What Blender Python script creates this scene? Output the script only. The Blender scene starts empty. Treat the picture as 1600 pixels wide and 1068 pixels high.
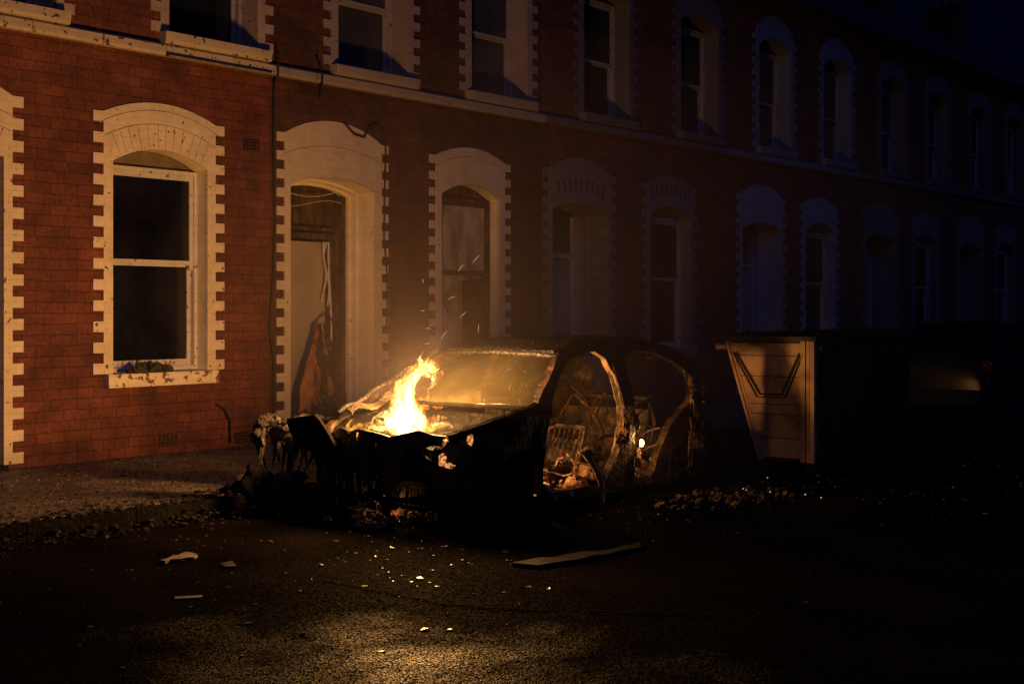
import bpy, bmesh, math, random
from mathutils import Vector, noise
from mathutils.geometry import delaunay_2d_cdt
S = bpy.context.scene
C = S.collection
RAD = math.radians

# ------------------------------------------------------------------ camera
TH = math.atan(1710 / 2140)                     # view axis against the facade line (+X)
cam = bpy.data.cameras.new('camera'); camo = bpy.data.objects.new('camera', cam); C.objects.link(camo)
camo.location = (0, -11.74, 1.5)
camo.rotation_euler = (RAD(90), 0, TH - RAD(90))
cam.lens = 48.15; cam.sensor_width = 36; cam.shift_y = -0.03125
cam.clip_end = 2000; cam.clip_start = 0.1
S.camera = camo
# ------------------------------------------------------------------ sky, twilight lamp, exposure
SUN_EL, SUN_AZ = RAD(4), RAD(200)
w = bpy.data.worlds.new('World'); S.world = w; w.use_nodes = True
nt = w.node_tree; nt.nodes.clear()
sky = nt.nodes.new('ShaderNodeTexSky'); sky.sky_type = 'NISHITA'; sky.sun_disc = False
sky.sun_elevation = SUN_EL; sky.sun_rotation = SUN_AZ
mul = nt.nodes.new('ShaderNodeMix'); mul.data_type = 'RGBA'; mul.blend_type = 'MULTIPLY'; mul.inputs[0].default_value = 1
mul.inputs[7].default_value = (0.055, 0.11, 1.0, 1)
bg = nt.nodes.new('ShaderNodeBackground'); bg.inputs[1].default_value = 0.0022
out = nt.nodes.new('ShaderNodeOutputWorld')
nt.links.new(sky.outputs[0], mul.inputs[6]); nt.links.new(mul.outputs[2], bg.inputs[0]); nt.links.new(bg.outputs[0], out.inputs[0])
sl = bpy.data.lights.new('twilight', 'SUN'); sl.energy = 0.17; sl.angle = RAD(40); sl.color = (0.16, 0.26, 1.0)
slo = bpy.data.objects.new('twilight', sl); C.objects.link(slo)
slo.rotation_euler = (RAD(52), 0, RAD(-28))
S.view_settings.view_transform = 'Standard'; S.view_settings.look = 'None'
S.view_settings.exposure = 0; S.view_settings.gamma = 1

FIRE = (1.0, 0.47, 0.135)
def lamp(name, loc, power, radius, col=FIRE):
    l = bpy.data.lights.new(name, 'POINT'); l.energy = power; l.shadow_soft_size = radius; l.color = col
    o = bpy.data.objects.new(name, l); C.objects.link(o); o.location = loc; return o
RZ = -0.15                                       # road level
CX, CY = 7.69, -4.26                             # front middle of the burnt car
lamp('fire_light', (8.14, -4.20, 1.02), 280, 0.11)
lamp('fire_light_top', (8.22, -4.36, 1.15), 90, 0.06)
lamp('fire_light_low', (8.06, -4.20, 0.84), 230, 0.10)
lamp('cabin_fire_light', (CX + 1.18, -4.72, RZ + 0.42), 30, 0.05)
lamp('engine_fire_light', (CX + 0.20, -4.32, RZ + 0.17), 3.2, 0.04)
lamp('pillar_fire_light', (CX + 2.46, -5.16, RZ + 0.52), 6, 0.03)

# ------------------------------------------------------------------ materials
def node(nt, t, **kw):
    n = nt.nodes.new(t)
    for k, v in kw.items(): setattr(n, k, v)
    return n
def mat_base(name):
    m = bpy.data.materials.new(name); m.use_nodes = True
    return m, m.node_tree, m.node_tree.nodes['Principled BSDF']
def mottle(name, cols, scale=6, rough=0.8, bump=0.3, bscale=None, metal=0.0, detail=6, pos=None, roughvar=0.0, bdist=0.01, spec=0.5, stretch=None):
    """object-space noise between colours, with bump"""
    m, nt, p = mat_base(name); L = nt.links.new
    tc = node(nt, 'ShaderNodeTexCoord'); src = tc.outputs['Object']
    if stretch:
        mp = node(nt, 'ShaderNodeMapping'); mp.inputs['Scale'].default_value = stretch; L(src, mp.inputs[0]); src = mp.outputs[0]
    n = node(nt, 'ShaderNodeTexNoise'); n.inputs['Scale'].default_value = scale; n.inputs['Detail'].default_value = detail; n.inputs['Roughness'].default_value = 0.65
    L(src, n.inputs['Vector'])
    r = node(nt, 'ShaderNodeValToRGB'); el = r.color_ramp.elements
    pos = pos or [0.32 + 0.36 * i / max(1, len(cols) - 1) for i in range(len(cols))]
    while len(el) < len(cols): el.new(0.5)
    for e, c, q in zip(el, cols, pos): e.position = q; e.color = (*c, 1)
    L(n.outputs['Fac'], r.inputs[0]); L(r.outputs[0], p.inputs['Base Color'])
    p.inputs['Roughness'].default_value = rough; p.inputs['Metallic'].default_value = metal
    p.inputs['Specular IOR Level'].default_value = spec
    n2 = node(nt, 'ShaderNodeTexNoise'); n2.inputs['Scale'].default_value = bscale or scale * 5; n2.inputs['Detail'].default_value = 5
    L(src, n2.inputs['Vector'])
    if bump:
        b = node(nt, 'ShaderNodeBump'); b.inputs['Strength'].default_value = bump; b.inputs['Distance'].default_value = bdist
        L(n2.outputs['Fac'], b.inputs['Height']); L(b.outputs[0], p.inputs['Normal'])
    if roughvar:
        mr = node(nt, 'ShaderNodeMapRange'); mr.inputs[1].default_value = 0.35; mr.inputs[2].default_value = 0.65
        mr.inputs[3].default_value = rough - roughvar; mr.inputs[4].default_value = rough + roughvar
        L(n2.outputs['Fac'], mr.inputs[0]); L(mr.outputs[0], p.inputs['Roughness'])
    return m
def brick_mat(name, c1, c2, mortar, seed, dirt=0.5):
    m, nt, p = mat_base(name); L = nt.links.new
    tc = node(nt, 'ShaderNodeTexCoord')
    sp = node(nt, 'ShaderNodeSeparateXYZ'); L(tc.outputs['Object'], sp.inputs[0])
    cb = node(nt, 'ShaderNodeCombineXYZ'); ad = node(nt, 'ShaderNodeMath', operation='ADD')
    L(sp.outputs[0], ad.inputs[0]); L(sp.outputs[1], ad.inputs[1]); L(ad.outputs[0], cb.inputs[0]); L(sp.outputs[2], cb.inputs[1])
    # wobble so courses are not ruler-straight
    nz = node(nt, 'ShaderNodeTexNoise'); nz.inputs['Scale'].default_value = 5; nz.inputs['Detail'].default_value = 3
    L(tc.outputs['Object'], nz.inputs['Vector'])
    vs = node(nt, 'ShaderNodeVectorMath', operation='SUBTRACT'); vs.inputs[1].default_value = (.5, .5, .5); L(nz.outputs['Color'], vs.inputs[0])
    sc = node(nt, 'ShaderNodeVectorMath', operation='SCALE'); sc.inputs['Scale'].default_value = 0.030; L(vs.outputs[0], sc.inputs[0])
    av = node(nt, 'ShaderNodeVectorMath', operation='ADD'); L(cb.outputs[0], av.inputs[0]); L(sc.outputs[0], av.inputs[1])
    bt = node(nt, 'ShaderNodeTexBrick'); bt.offset = 0.5; bt.squash = 0.62; bt.squash_frequency = 3
    bt.inputs['Scale'].default_value = 1; bt.inputs['Brick Width'].default_value = 0.30; bt.inputs['Row Height'].default_value = 0.105
    bt.inputs['Mortar Size'].default_value = 0.0048; bt.inputs['Mortar Smooth'].default_value = 0.5; bt.inputs['Bias'].default_value = -0.1
    bt.inputs['Color1'].default_value = (*c1, 1); bt.inputs['Color2'].default_value = (*c2, 1); bt.inputs['Mortar'].default_value = (*mortar, 1)
    L(av.outputs[0], bt.inputs['Vector'])
    def mulnoise(src, scale, lo, hi, detail=6):
        n = node(nt, 'ShaderNodeTexNoise', noise_dimensions='4D'); n.inputs['Scale'].default_value = scale; n.inputs['Detail'].default_value = detail; n.inputs['W'].default_value = seed
        L(tc.outputs['Object'], n.inputs['Vector'])
        mr = node(nt, 'ShaderNodeMapRange'); mr.inputs[1].default_value = 0.3; mr.inputs[2].default_value = 0.7; mr.inputs[3].default_value = lo; mr.inputs[4].default_value = hi
        L(n.outputs['Fac'], mr.inputs[0])
        mx = node(nt, 'ShaderNodeMix', data_type='RGBA', blend_type='MULTIPLY'); mx.inputs[0].default_value = 1
        L(src, mx.inputs[6]); L(mr.outputs[0], mx.inputs[7]); return mx.outputs[2]
    c = mulnoise(bt.outputs['Color'], 1.3, 1 - dirt * 0.6, 1.15)
    c = mulnoise(c, 4.0, 0.6, 1.25, 4)
    c = mulnoise(c, 26, 0.6, 1.2)
    L(c, p.inputs['Base Color']); p.inputs['Roughness'].default_value = 0.85
    # bump: mortar joints and a pitted face
    mr = node(nt, 'ShaderNodeMath', operation='MULTIPLY'); mr.inputs[1].default_value = -1.0; L(bt.outputs['Fac'], mr.inputs[0])
    n3 = node(nt, 'ShaderNodeTexNoise'); n3.inputs['Scale'].default_value = 22; n3.inputs['Detail'].default_value = 6; L(tc.outputs['Object'], n3.inputs['Vector'])
    am = node(nt, 'ShaderNodeMath', operation='ADD'); L(mr.outputs[0], am.inputs[0]); L(n3.outputs['Fac'], am.inputs[1])
    b = node(nt, 'ShaderNodeBump'); b.inputs['Strength'].default_value = 0.75; b.inputs['Distance'].default_value = 0.010
    L(am.outputs[0], b.inputs['Height']); L(b.outputs[0], p.inputs['Normal'])
    return m
def paint_mat(name, base, dark, chips=0.5, rough=0.6):
    """white paint over brick: courses show faintly, chips and grime"""
    m, nt, p = mat_base(name); L = nt.links.new
    tc = node(nt, 'ShaderNodeTexCoord')
    n = node(nt, 'ShaderNodeTexNoise'); n.inputs['Scale'].default_value = 3.2; n.inputs['Detail'].default_value = 8; n.inputs['Roughness'].default_value = 0.7
    L(tc.outputs['Object'], n.inputs['Vector'])
    r = node(nt, 'ShaderNodeValToRGB'); e = r.color_ramp.elements
    e[0].position = 0.28; e[0].color = (*[a * .72 + b * .28 for a, b in zip(base, dark)], 1); e[1].position = 0.6; e[1].color = (*base, 1)
    L(n.outputs['Fac'], r.inputs[0])
    v = node(nt, 'ShaderNodeTexNoise'); v.inputs['Scale'].default_value = 17; v.inputs['Detail'].default_value = 4
    L(tc.outputs['Object'], v.inputs['Vector'])
    r2 = node(nt, 'ShaderNodeValToRGB'); e = r2.color_ramp.elements; q = 0.26 + 0.12 * chips
    e[0].position = q; e[0].color = (1, 1, 1, 1); e[1].position = q + .03; e[1].color = (0, 0, 0, 1)
    L(v.outputs['Fac'], r2.inputs[0])
    mx = node(nt, 'ShaderNodeMix', data_type='RGBA'); L(r2.outputs[0], mx.inputs[0]); L(r.outputs[0], mx.inputs[6]); mx.inputs[7].default_value = (*dark, 1)
    # faint joints of the painted bricks
    mp = node(nt, 'ShaderNodeMapping'); mp.inputs['Rotation'].default_value = (RAD(90), 0, 0); L(tc.outputs['Object'], mp.inputs[0])
    bt = node(nt, 'ShaderNodeTexBrick'); bt.inputs['Scale'].default_value = 1; bt.inputs['Brick Width'].default_value = 0.15; bt.inputs['Row Height'].default_value = 0.105
    bt.inputs['Mortar Size'].default_value = 0.005; bt.inputs['Mortar Smooth'].default_value = 0.6; L(mp.outputs[0], bt.inputs['Vector'])
    md = node(nt, 'ShaderNodeMix', data_type='RGBA'); mu = node(nt, 'ShaderNodeMath', operation='MULTIPLY'); mu.inputs[1].default_value = 0.15
    L(bt.outputs['Fac'], mu.inputs[0]); L(mu.outputs[0], md.inputs[0]); L(mx.outputs[2], md.inputs[6]); md.inputs[7].default_value = (*dark, 1)
    L(md.outputs[2], p.inputs['Base Color']); p.inputs['Roughness'].default_value = rough
    ng = node(nt, 'ShaderNodeMath', operation='MULTIPLY'); ng.inputs[1].default_value = -0.3; L(bt.outputs['Fac'], ng.inputs[0])
    a = node(nt, 'ShaderNodeMath', operation='ADD'); L(ng.outputs[0], a.inputs[0]); L(v.outputs['Fac'], a.inputs[1])
    b = node(nt, 'ShaderNodeBump'); b.inputs['Strength'].default_value = 0.5; b.inputs['Distance'].default_value = 0.01
    L(a.outputs[0], b.inputs['Height']); L(b.outputs[0], p.inputs['Normal'])
    return m
def emit_mat(name, col, strength):
    m = bpy.data.materials.new(name); m.use_nodes = True; nt = m.node_tree; nt.nodes.clear()
    e = node(nt, 'ShaderNodeEmission'); e.inputs[0].default_value = (*col, 1); e.inputs[1].default_value = strength
    o = node(nt, 'ShaderNodeOutputMaterial'); nt.links.new(e.outputs[0], o.inputs[0]); return m
def flame_mat(name, col, strength, scale=9, lo=0.42, hi=0.62, floor=0.0):
    """glowing gas: emission fills the volume, broken up by noise"""
    m = bpy.data.materials.new(name); m.use_nodes = True; nt = m.node_tree; nt.nodes.clear(); L = nt.links.new
    tc = node(nt, 'ShaderNodeTexCoord')
    mp = node(nt, 'ShaderNodeMapping'); mp.inputs['Scale'].default_value = (1, 1, 0.45); L(tc.outputs['Object'], mp.inputs[0])
    n = node(nt, 'ShaderNodeTexNoise'); n.inputs['Scale'].default_value = scale; n.inputs['Detail'].default_value = 4; n.inputs['Distortion'].default_value = 1.2
    L(mp.outputs[0], n.inputs['Vector'])
    mr = node(nt, 'ShaderNodeMapRange'); mr.inputs[1].default_value = lo; mr.inputs[2].default_value = hi; mr.inputs[3].default_value = floor * strength; mr.inputs[4].default_value = strength
    L(n.outputs['Fac'], mr.inputs[0])
    e = node(nt, 'ShaderNodeEmission'); e.inputs[0].default_value = (*col, 1); L(mr.outputs[0], e.inputs[1])
    o = node(nt, 'ShaderNodeOutputMaterial'); L(e.outputs[0], o.inputs['Volume']); return m

M = {}
M['road'] = None
M['gutter'] = mottle('added_gutter_rubble', [(.003, .003, .003), (.012, .010, .008), (.05, .035, .025)], 12, .85, .8, 40, pos=[.35, .55, .72], spec=.15)
M['stone'] = mottle('kerb_stone', [(.008, .0075, .007), (.025, .022, .02)], 7, .9, .5, 40, spec=.05)
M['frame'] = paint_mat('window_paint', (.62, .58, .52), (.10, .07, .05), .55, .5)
M['frame_dim'] = paint_mat('dimmed_window_paint', (.36, .32, .29), (.08, .06, .05), .5, .5)  # fainter light on upper and far frames put into a darker paint
M['headboard'] = mottle('shaded_head_board', [(.10, .075, .05), (.20, .155, .105)], 5, .8, .3)  # shade under the arch put into the board's colour
M['charwood'] = mottle('charred_wood', [(.008, .006, .005), (.05, .025, .014), (.16, .08, .04)], 9, .75, .6, 45, stretch=(1, 1, .25))
M['glass'] = mottle('dark_window_glass', [(.004, .004, .007), (.014, .015, .022)], 2, .12, .05, 3, roughvar=.05, bdist=.004)
M['curtain_sky'] = mottle('curtain_and_sky_blue_glass', [(.028, .032, .042), (.06, .066, .078)], 1.5, .25, .05, 3, bdist=.004)  # curtain grey, with the sky's blue reflection put into the colour
M['blind'] = mottle('sooty_board', [(.08, .065, .045), (.32, .26, .18), (.52, .43, .31)], 3.2, .7, .3, 30, stretch=(1, 1, .4))
M['doorpale'] = mottle('pale_door_paint', [(.34, .27, .17), (.48, .40, .25)], 1.2, .6, .15, 60)
M['doorblue'] = mottle('slate_blue_door_paint', [(.10, .11, .14), (.17, .18, .22)], 2, .5, .1)
M['black'] = mottle('soot_black', [(.006, .006, .006), (.02, .018, .016)], 7, .7, .6, 35)
M['slate'] = mottle('roof_slate', [(.03, .032, .04), (.06, .062, .07)], 6, .5, .5, 20)
M['pot'] = mottle('clay_pot', [(.2, .09, .05), (.3, .15, .08)], 5)
M['iron'] = mottle('black_iron', [(.01, .01, .012), (.03, .03, .032)], 8, .5, .2)
M['cable'] = mottle('cable_rubber', [(.008, .007, .006), (.02, .016, .014)], 8, .6, .2)
M['burnt'] = mottle('burnt_steel', [(.006, .005, .005), (.022, .014, .010), (.085, .040, .018), (.20, .15, .11)], 5.5, .62, .9, 26, metal=.25, pos=[.36, .5, .62, .74], roughvar=.15, bdist=.02)
M['burnt_dark'] = mottle('sooted_steel', [(.004, .004, .004), (.012, .010, .009), (.035, .022, .015)], 6, .55, .9, 28, metal=.2, pos=[.35, .55, .72], roughvar=.15, bdist=.02)
M['rust'] = mottle('scorched_rust', [(.03, .014, .007), (.17, .075, .028), (.32, .19, .09), (.5, .4, .28)], 9, .75, 1, 34, metal=.15, pos=[.36, .47, .58, .72], bdist=.03)
M['soot'] = mottle('matt_soot', [(.0015, .0014, .0013), (.004, .0035, .003), (.016, .010, .007)], 8, .9, .9, 30, pos=[.35, .55, .72], bdist=.02, spec=.08)
M['pillar'] = mottle('ash_coated_steel', [(.05, .03, .018), (.26, .17, .10), (.45, .34, .24)], 7, .7, .8, 30, pos=[.34, .5, .68])
M['ash'] = mottle('ash_and_char', [(.008, .007, .006), (.05, .035, .025), (.22, .17, .13)], 16, .8, 1, 60, pos=[.42, .56, .7], bdist=.02)
M['orangecloth'] = mottle('scorched_sheet', [(.02, .012, .01), (.30, .10, .035), (.42, .17, .06)], 5, .8, .8, 24, pos=[.36, .45, .62], bdist=.03)
M['rubber'] = mottle('burnt_rubber', [(.006, .006, .006), (.018, .016, .015)], 12, .9, .8, 40)
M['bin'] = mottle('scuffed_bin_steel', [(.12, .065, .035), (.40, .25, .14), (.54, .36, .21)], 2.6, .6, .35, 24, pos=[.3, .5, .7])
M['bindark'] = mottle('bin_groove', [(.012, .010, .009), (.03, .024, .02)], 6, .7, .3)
M['binblack'] = mottle('shaded_bin_side', [(.004, .004, .005), (.012, .012, .013)], 3, .6, .25, 20)  # shade on the unlit sides put into a near-black copy of the steel
M['paint'] = mottle('dark_car_paint', [(.012, .013, .018), (.018, .019, .025)], 2, .25, .05)
M['carglass'] = mottle('car_window_glass', [(.004, .004, .006), (.008, .008, .01)], 2, .85, .02, spec=0)
M['taillamp'] = mottle('tail_lamp_red', [(.35, .012, .006), (.5, .03, .01)], 20, .2, .1)
M['moss'] = mottle('dry_moss', [(.02, .02, .01), (.09, .07, .035)], 20, .9, 1, 60)
M['paper'] = mottle('wet_cardboard', [(.07, .045, .035), (.26, .18, .14)], 9, .8, .4, 30)
M['shard'] = mottle('pale_debris', [(.02, .016, .013), (.07, .05, .038), (.22, .17, .125)], 9, .35, .4, 40, pos=[.35, .5, .7])
def ember_mat(name, col, strength):
    m = emit_mat(name, col, strength); nt = m.node_tree; L = nt.links.new
    tc = node(nt, 'ShaderNodeTexCoord'); n = node(nt, 'ShaderNodeTexNoise'); n.inputs['Scale'].default_value = 38; n.inputs['Detail'].default_value = 4; L(tc.outputs['Object'], n.inputs['Vector'])
    mr = node(nt, 'ShaderNodeMapRange'); mr.inputs[1].default_value = .40; mr.inputs[2].default_value = .58; mr.inputs[3].default_value = .02; mr.inputs[4].default_value = strength; L(n.outputs['Fac'], mr.inputs[0])
    L(mr.outputs[0], [x for x in nt.nodes if x.type == 'EMISSION'][0].inputs[1]); return m
M['ember'] = ember_mat('ember', (1, .38, .12), 1.0)
M['crumb'] = emit_mat('crumb', (1, .75, .5), .5)
M['emberhot'] = emit_mat('hot_ember', (1, .62, .28), 9)
M['spark'] = emit_mat('spark', (1, .62, .30), .38)
M['yellow'] = mottle('old_lead', [(.18, .15, .07), (.35, .28, .14)], 12, .7, .3)

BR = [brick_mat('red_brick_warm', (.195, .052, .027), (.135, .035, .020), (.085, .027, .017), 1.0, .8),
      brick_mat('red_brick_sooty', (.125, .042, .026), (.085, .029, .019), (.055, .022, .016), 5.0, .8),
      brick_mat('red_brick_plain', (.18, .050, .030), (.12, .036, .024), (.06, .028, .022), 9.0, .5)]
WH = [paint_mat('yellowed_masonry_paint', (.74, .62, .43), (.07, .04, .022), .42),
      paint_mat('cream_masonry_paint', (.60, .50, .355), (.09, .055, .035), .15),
      paint_mat('far_dimmed_masonry_paint', (.19, .16, .16), (.04, .026, .024), .45),  # far surrounds: loss of firelight put into a darker paint colour
      paint_mat('far_blue_masonry_paint', (.24, .27, .36), (.07, .07, .08), .15)]  # blue twilight and dimness put into the paint colour

M['joint'] = mottle('open_joint', [(.16, .11, .07), (.52, .42, .29)], 12, .9, .2)
WU = [paint_mat('dimmed_upper_paint', (.40, .32, .25), (.07, .04, .03), .45), paint_mat('dimmed_upper_cream', (.34, .28, .25), (.07, .05, .04), .25), paint_mat('far_dimmed_upper_paint', (.14, .13, .14), (.04, .03, .03), .35), paint_mat('far_blue_upper_paint', (.17, .20, .30), (.05, .05, .06), .2)]  # firelight fading upward and along the row put into darker surround paints
WR = paint_mat('lit_reveal_cream', (.84, .73, .53), (.16, .10, .06), .1, .45)  # firelight on the reveals put into a brighter cream
rnd = random.Random(4)
# ------------------------------------------------------------------ mesh helpers
def in_poly(x, y, P):
    c = False; n = len(P); j = n - 1
    for i in range(n):
        xi, yi = P[i]; xj, yj = P[j]
        if (yi > y) != (yj > y) and x < (xj - xi) * (y - yi) / (yj - yi) + xi: c = not c
        j = i
    return c
def seg_sample(P, d, closed=True):
    o = []; n = len(P)
    for i in range(n if closed else n - 1):
        a, b = P[i], P[(i + 1) % n]; L = math.hypot(b[0] - a[0], b[1] - a[1]); k = max(1, int(L / d))
        for q in range(k): o.append((a[0] + (b[0] - a[0]) * q / k, a[1] + (b[1] - a[1]) * q / k))
    if not closed: o.append(P[-1])
    return o
def smooth_poly(P, it=2):
    for _ in range(it):
        o = []
        for i in range(len(P)):
            a, b = P[i], P[(i + 1) % len(P)]
            o += [(a[0] * .75 + b[0] * .25, a[1] * .75 + b[1] * .25), (a[0] * .25 + b[0] * .75, a[1] * .25 + b[1] * .75)]
        P = o
    return P
def tri2d(outline, holes=(), grid=None):
    vs, es = [], []
    for P in [outline] + list(holes):
        b = len(vs); vs += [Vector(p) for p in P]; es += [(b + i, b + (i + 1) % len(P)) for i in range(len(P))]
    if grid:
        xs = [p[0] for p in outline]; ys = [p[1] for p in outline]
        x = min(xs) + grid * .5
        while x < max(xs):
            y = min(ys) + grid * .5
            while y < max(ys):
                if in_poly(x, y, outline) and not any(in_poly(x, y, h) for h in holes): vs.append(Vector((x + random.uniform(-.1, .1) * grid, y + random.uniform(-.1, .1) * grid)))
                y += grid
            x += grid
    r = delaunay_2d_cdt(vs, es, [], 0, 1e-5)
    V, T = r[0], []
    for f in r[2]:
        cx = sum(V[i][0] for i in f) / len(f); cy = sum(V[i][1] for i in f) / len(f)
        if in_poly(cx, cy, outline) and not any(in_poly(cx, cy, h) for h in holes): T.append(tuple(f))
    return [(v[0], v[1]) for v in V], T
class MB:
    def __init__(s): s.v = []; s.f = []
    def add(s, vs, fs):
        b = len(s.v); s.v += [tuple(v) for v in vs]; s.f += [tuple(b + i for i in f) for f in fs]; return s
    def box(s, x0, x1, y0, y1, z0, z1, rot=0, piv=None):
        vs = [(x, y, z) for x in (x0, x1) for y in (y0, y1) for z in (z0, z1)]
        if rot:
            px, py = piv or ((x0 + x1) / 2, (y0 + y1) / 2); c, n = math.cos(rot), math.sin(rot)
            vs = [(px + (x - px) * c - (y - py) * n, py + (x - px) * n + (y - py) * c, z) for x, y, z in vs]
        return s.add(vs, [(0, 1, 3, 2), (4, 6, 7, 5), (0, 4, 5, 1), (2, 3, 7, 6), (0, 2, 6, 4), (1, 5, 7, 3)])
    def plate(s, outline, holes, f0, f1, grid=None):
        """solid from a 2D region; f0/f1 map (u,v) to 3D front and back"""
        V, T = tri2d(outline, holes, grid); n = len(V)
        a = [f0(*p) for p in V]; b = [f1(*p) for p in V]
        cnt = {}
        for t in T:
            for i in range(len(t)):
                e = (t[i], t[(i + 1) % len(t)]); k = tuple(sorted(e)); cnt.setdefault(k, []).append(e)
        fs = list(T) + [tuple(n + i for i in reversed(t)) for t in T]
        for k, es in cnt.items():
            if len(es) == 1: x, y = es[0]; fs.append((y, x, n + x, n + y))
        return s.add(a + b, fs)
    def xz(s, outline, holes, y0, y1, grid=None):
        return s.plate(outline, holes, lambda x, z: (x, y0, z), lambda x, z: (x, y1, z), grid)
    def tube(s, pts, r, n=8, cap=True, squash=1):
        pts = [Vector(p) for p in pts]; rs = r if isinstance(r, (list, tuple)) else [r] * len(pts)
        b = len(s.v); up = Vector((0, 0, 1))
        for i, p in enumerate(pts):
            d = (pts[min(i + 1, len(pts) - 1)] - pts[max(i - 1, 0)]).normalized()
            a = up if abs(d.z) < .95 else Vector((0, 1, 0))
            u = d.cross(a).normalized(); v = d.cross(u).normalized()
            for k in range(n):
                t = 2 * math.pi * k / n; s.v.append(tuple(p + u * math.cos(t) * rs[i] + v * math.sin(t) * rs[i] * squash))
        for i in range(len(pts) - 1):
            for k in range(n):
                a0 = b + i * n + k; a1 = b + i * n + (k + 1) % n; s.f.append((a0, a1, a1 + n, a0 + n))
        if cap: s.f.append(tuple(b + k for k in reversed(range(n)))); s.f.append(tuple(b + (len(pts) - 1) * n + k for k in range(n)))
        return s
    def lump(s, c, r, seed=0, amp=.35, freq=3, sub=3, sq=(1, 1, 1)):
        bm = bmesh.new(); bmesh.ops.create_icosphere(bm, subdivisions=sub, radius=1)
        c = Vector(c); vs = []
        for v in bm.verts:
            q = v.co.copy(); k = 1 + amp * noise.fractal(q * freq + Vector((seed * 7.3, seed, 0)), 1, 2, 4)
            vs.append(c + Vector((q.x * sq[0], q.y * sq[1], q.z * sq[2])) * r * k)
        fs = [tuple(v.index for v in f.verts) for f in bm.faces]; bm.free()
        return s.add(vs, fs)
    def grid(s, nu, nv, fn, th=None):
        """open sheet fn(u,v) in 0..1; th = thickness vector"""
        b = len(s.v); P = [[Vector(fn(i / nu, j / nv)) for j in range(nv + 1)] for i in range(nu + 1)]
        vs = [tuple(p) for r in P for p in r]; W = nv + 1
        fs = [(i * W + j, (i + 1) * W + j, (i + 1) * W + j + 1, i * W + j + 1) for i in range(nu) for j in range(nv)]
        if th:
            th = Vector(th); n = len(vs); vs += [tuple(Vector(p) + th) for p in vs]
            fs += [tuple(n + i for i in reversed(f)) for f in fs]
            for i in range(nu):
                for a, c in ((i * W, (i + 1) * W), ((i + 1) * W + nv, i * W + nv)): fs.append((c, a, n + a, n + c))
            for j in range(nv):
                for a, c in ((j + 1, j), (nu * W + j, nu * W + j + 1)): fs.append((c, a, n + a, n + c))
        return s.add(vs, fs)
    def jitter(s, amp, freq, seed=0):
        s.v = [tuple(Vector(v) + noise.noise_vector(Vector(v) * freq + Vector((seed * 3.1, 0, seed))) * amp) for v in s.v]; return s
    def build(s, name, m, parent=None, smooth=False, loc=None):
        me = bpy.data.meshes.new(name); me.from_pydata(s.v, [], s.f); me.validate(verbose=False)
        bm = bmesh.new(); bm.from_mesh(me); bmesh.ops.recalc_face_normals(bm, faces=bm.faces); bm.to_mesh(me); bm.free()
        if smooth: me.shade_smooth()
        me.materials.append(m if not isinstance(m, str) else M[m])
        o = bpy.data.objects.new(name, me); C.objects.link(o)
        if parent: o.parent = parent
        if loc: o.location = loc
        return o
def tag(o, label=None, cat=None, group=None, kind=None):
    if label: o['label'] = label
    if cat: o['category'] = cat
    if group: o['group'] = group
    if kind: o['kind'] = kind
    return o
def empty(name, loc, label, cat, group=None, rz=0):
    o = bpy.data.objects.new(name, None); C.objects.link(o); o.location = loc; o.rotation_euler = (0, 0, rz); o.empty_display_size = .2
    return tag(o, label, cat, group)
def copy_tree(o, parent=None):
    c = o.copy(); C.objects.link(c); c.parent = parent
    for ch in [x for x in bpy.data.objects if x.parent == o]: copy_tree(ch, c)
    return c

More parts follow.
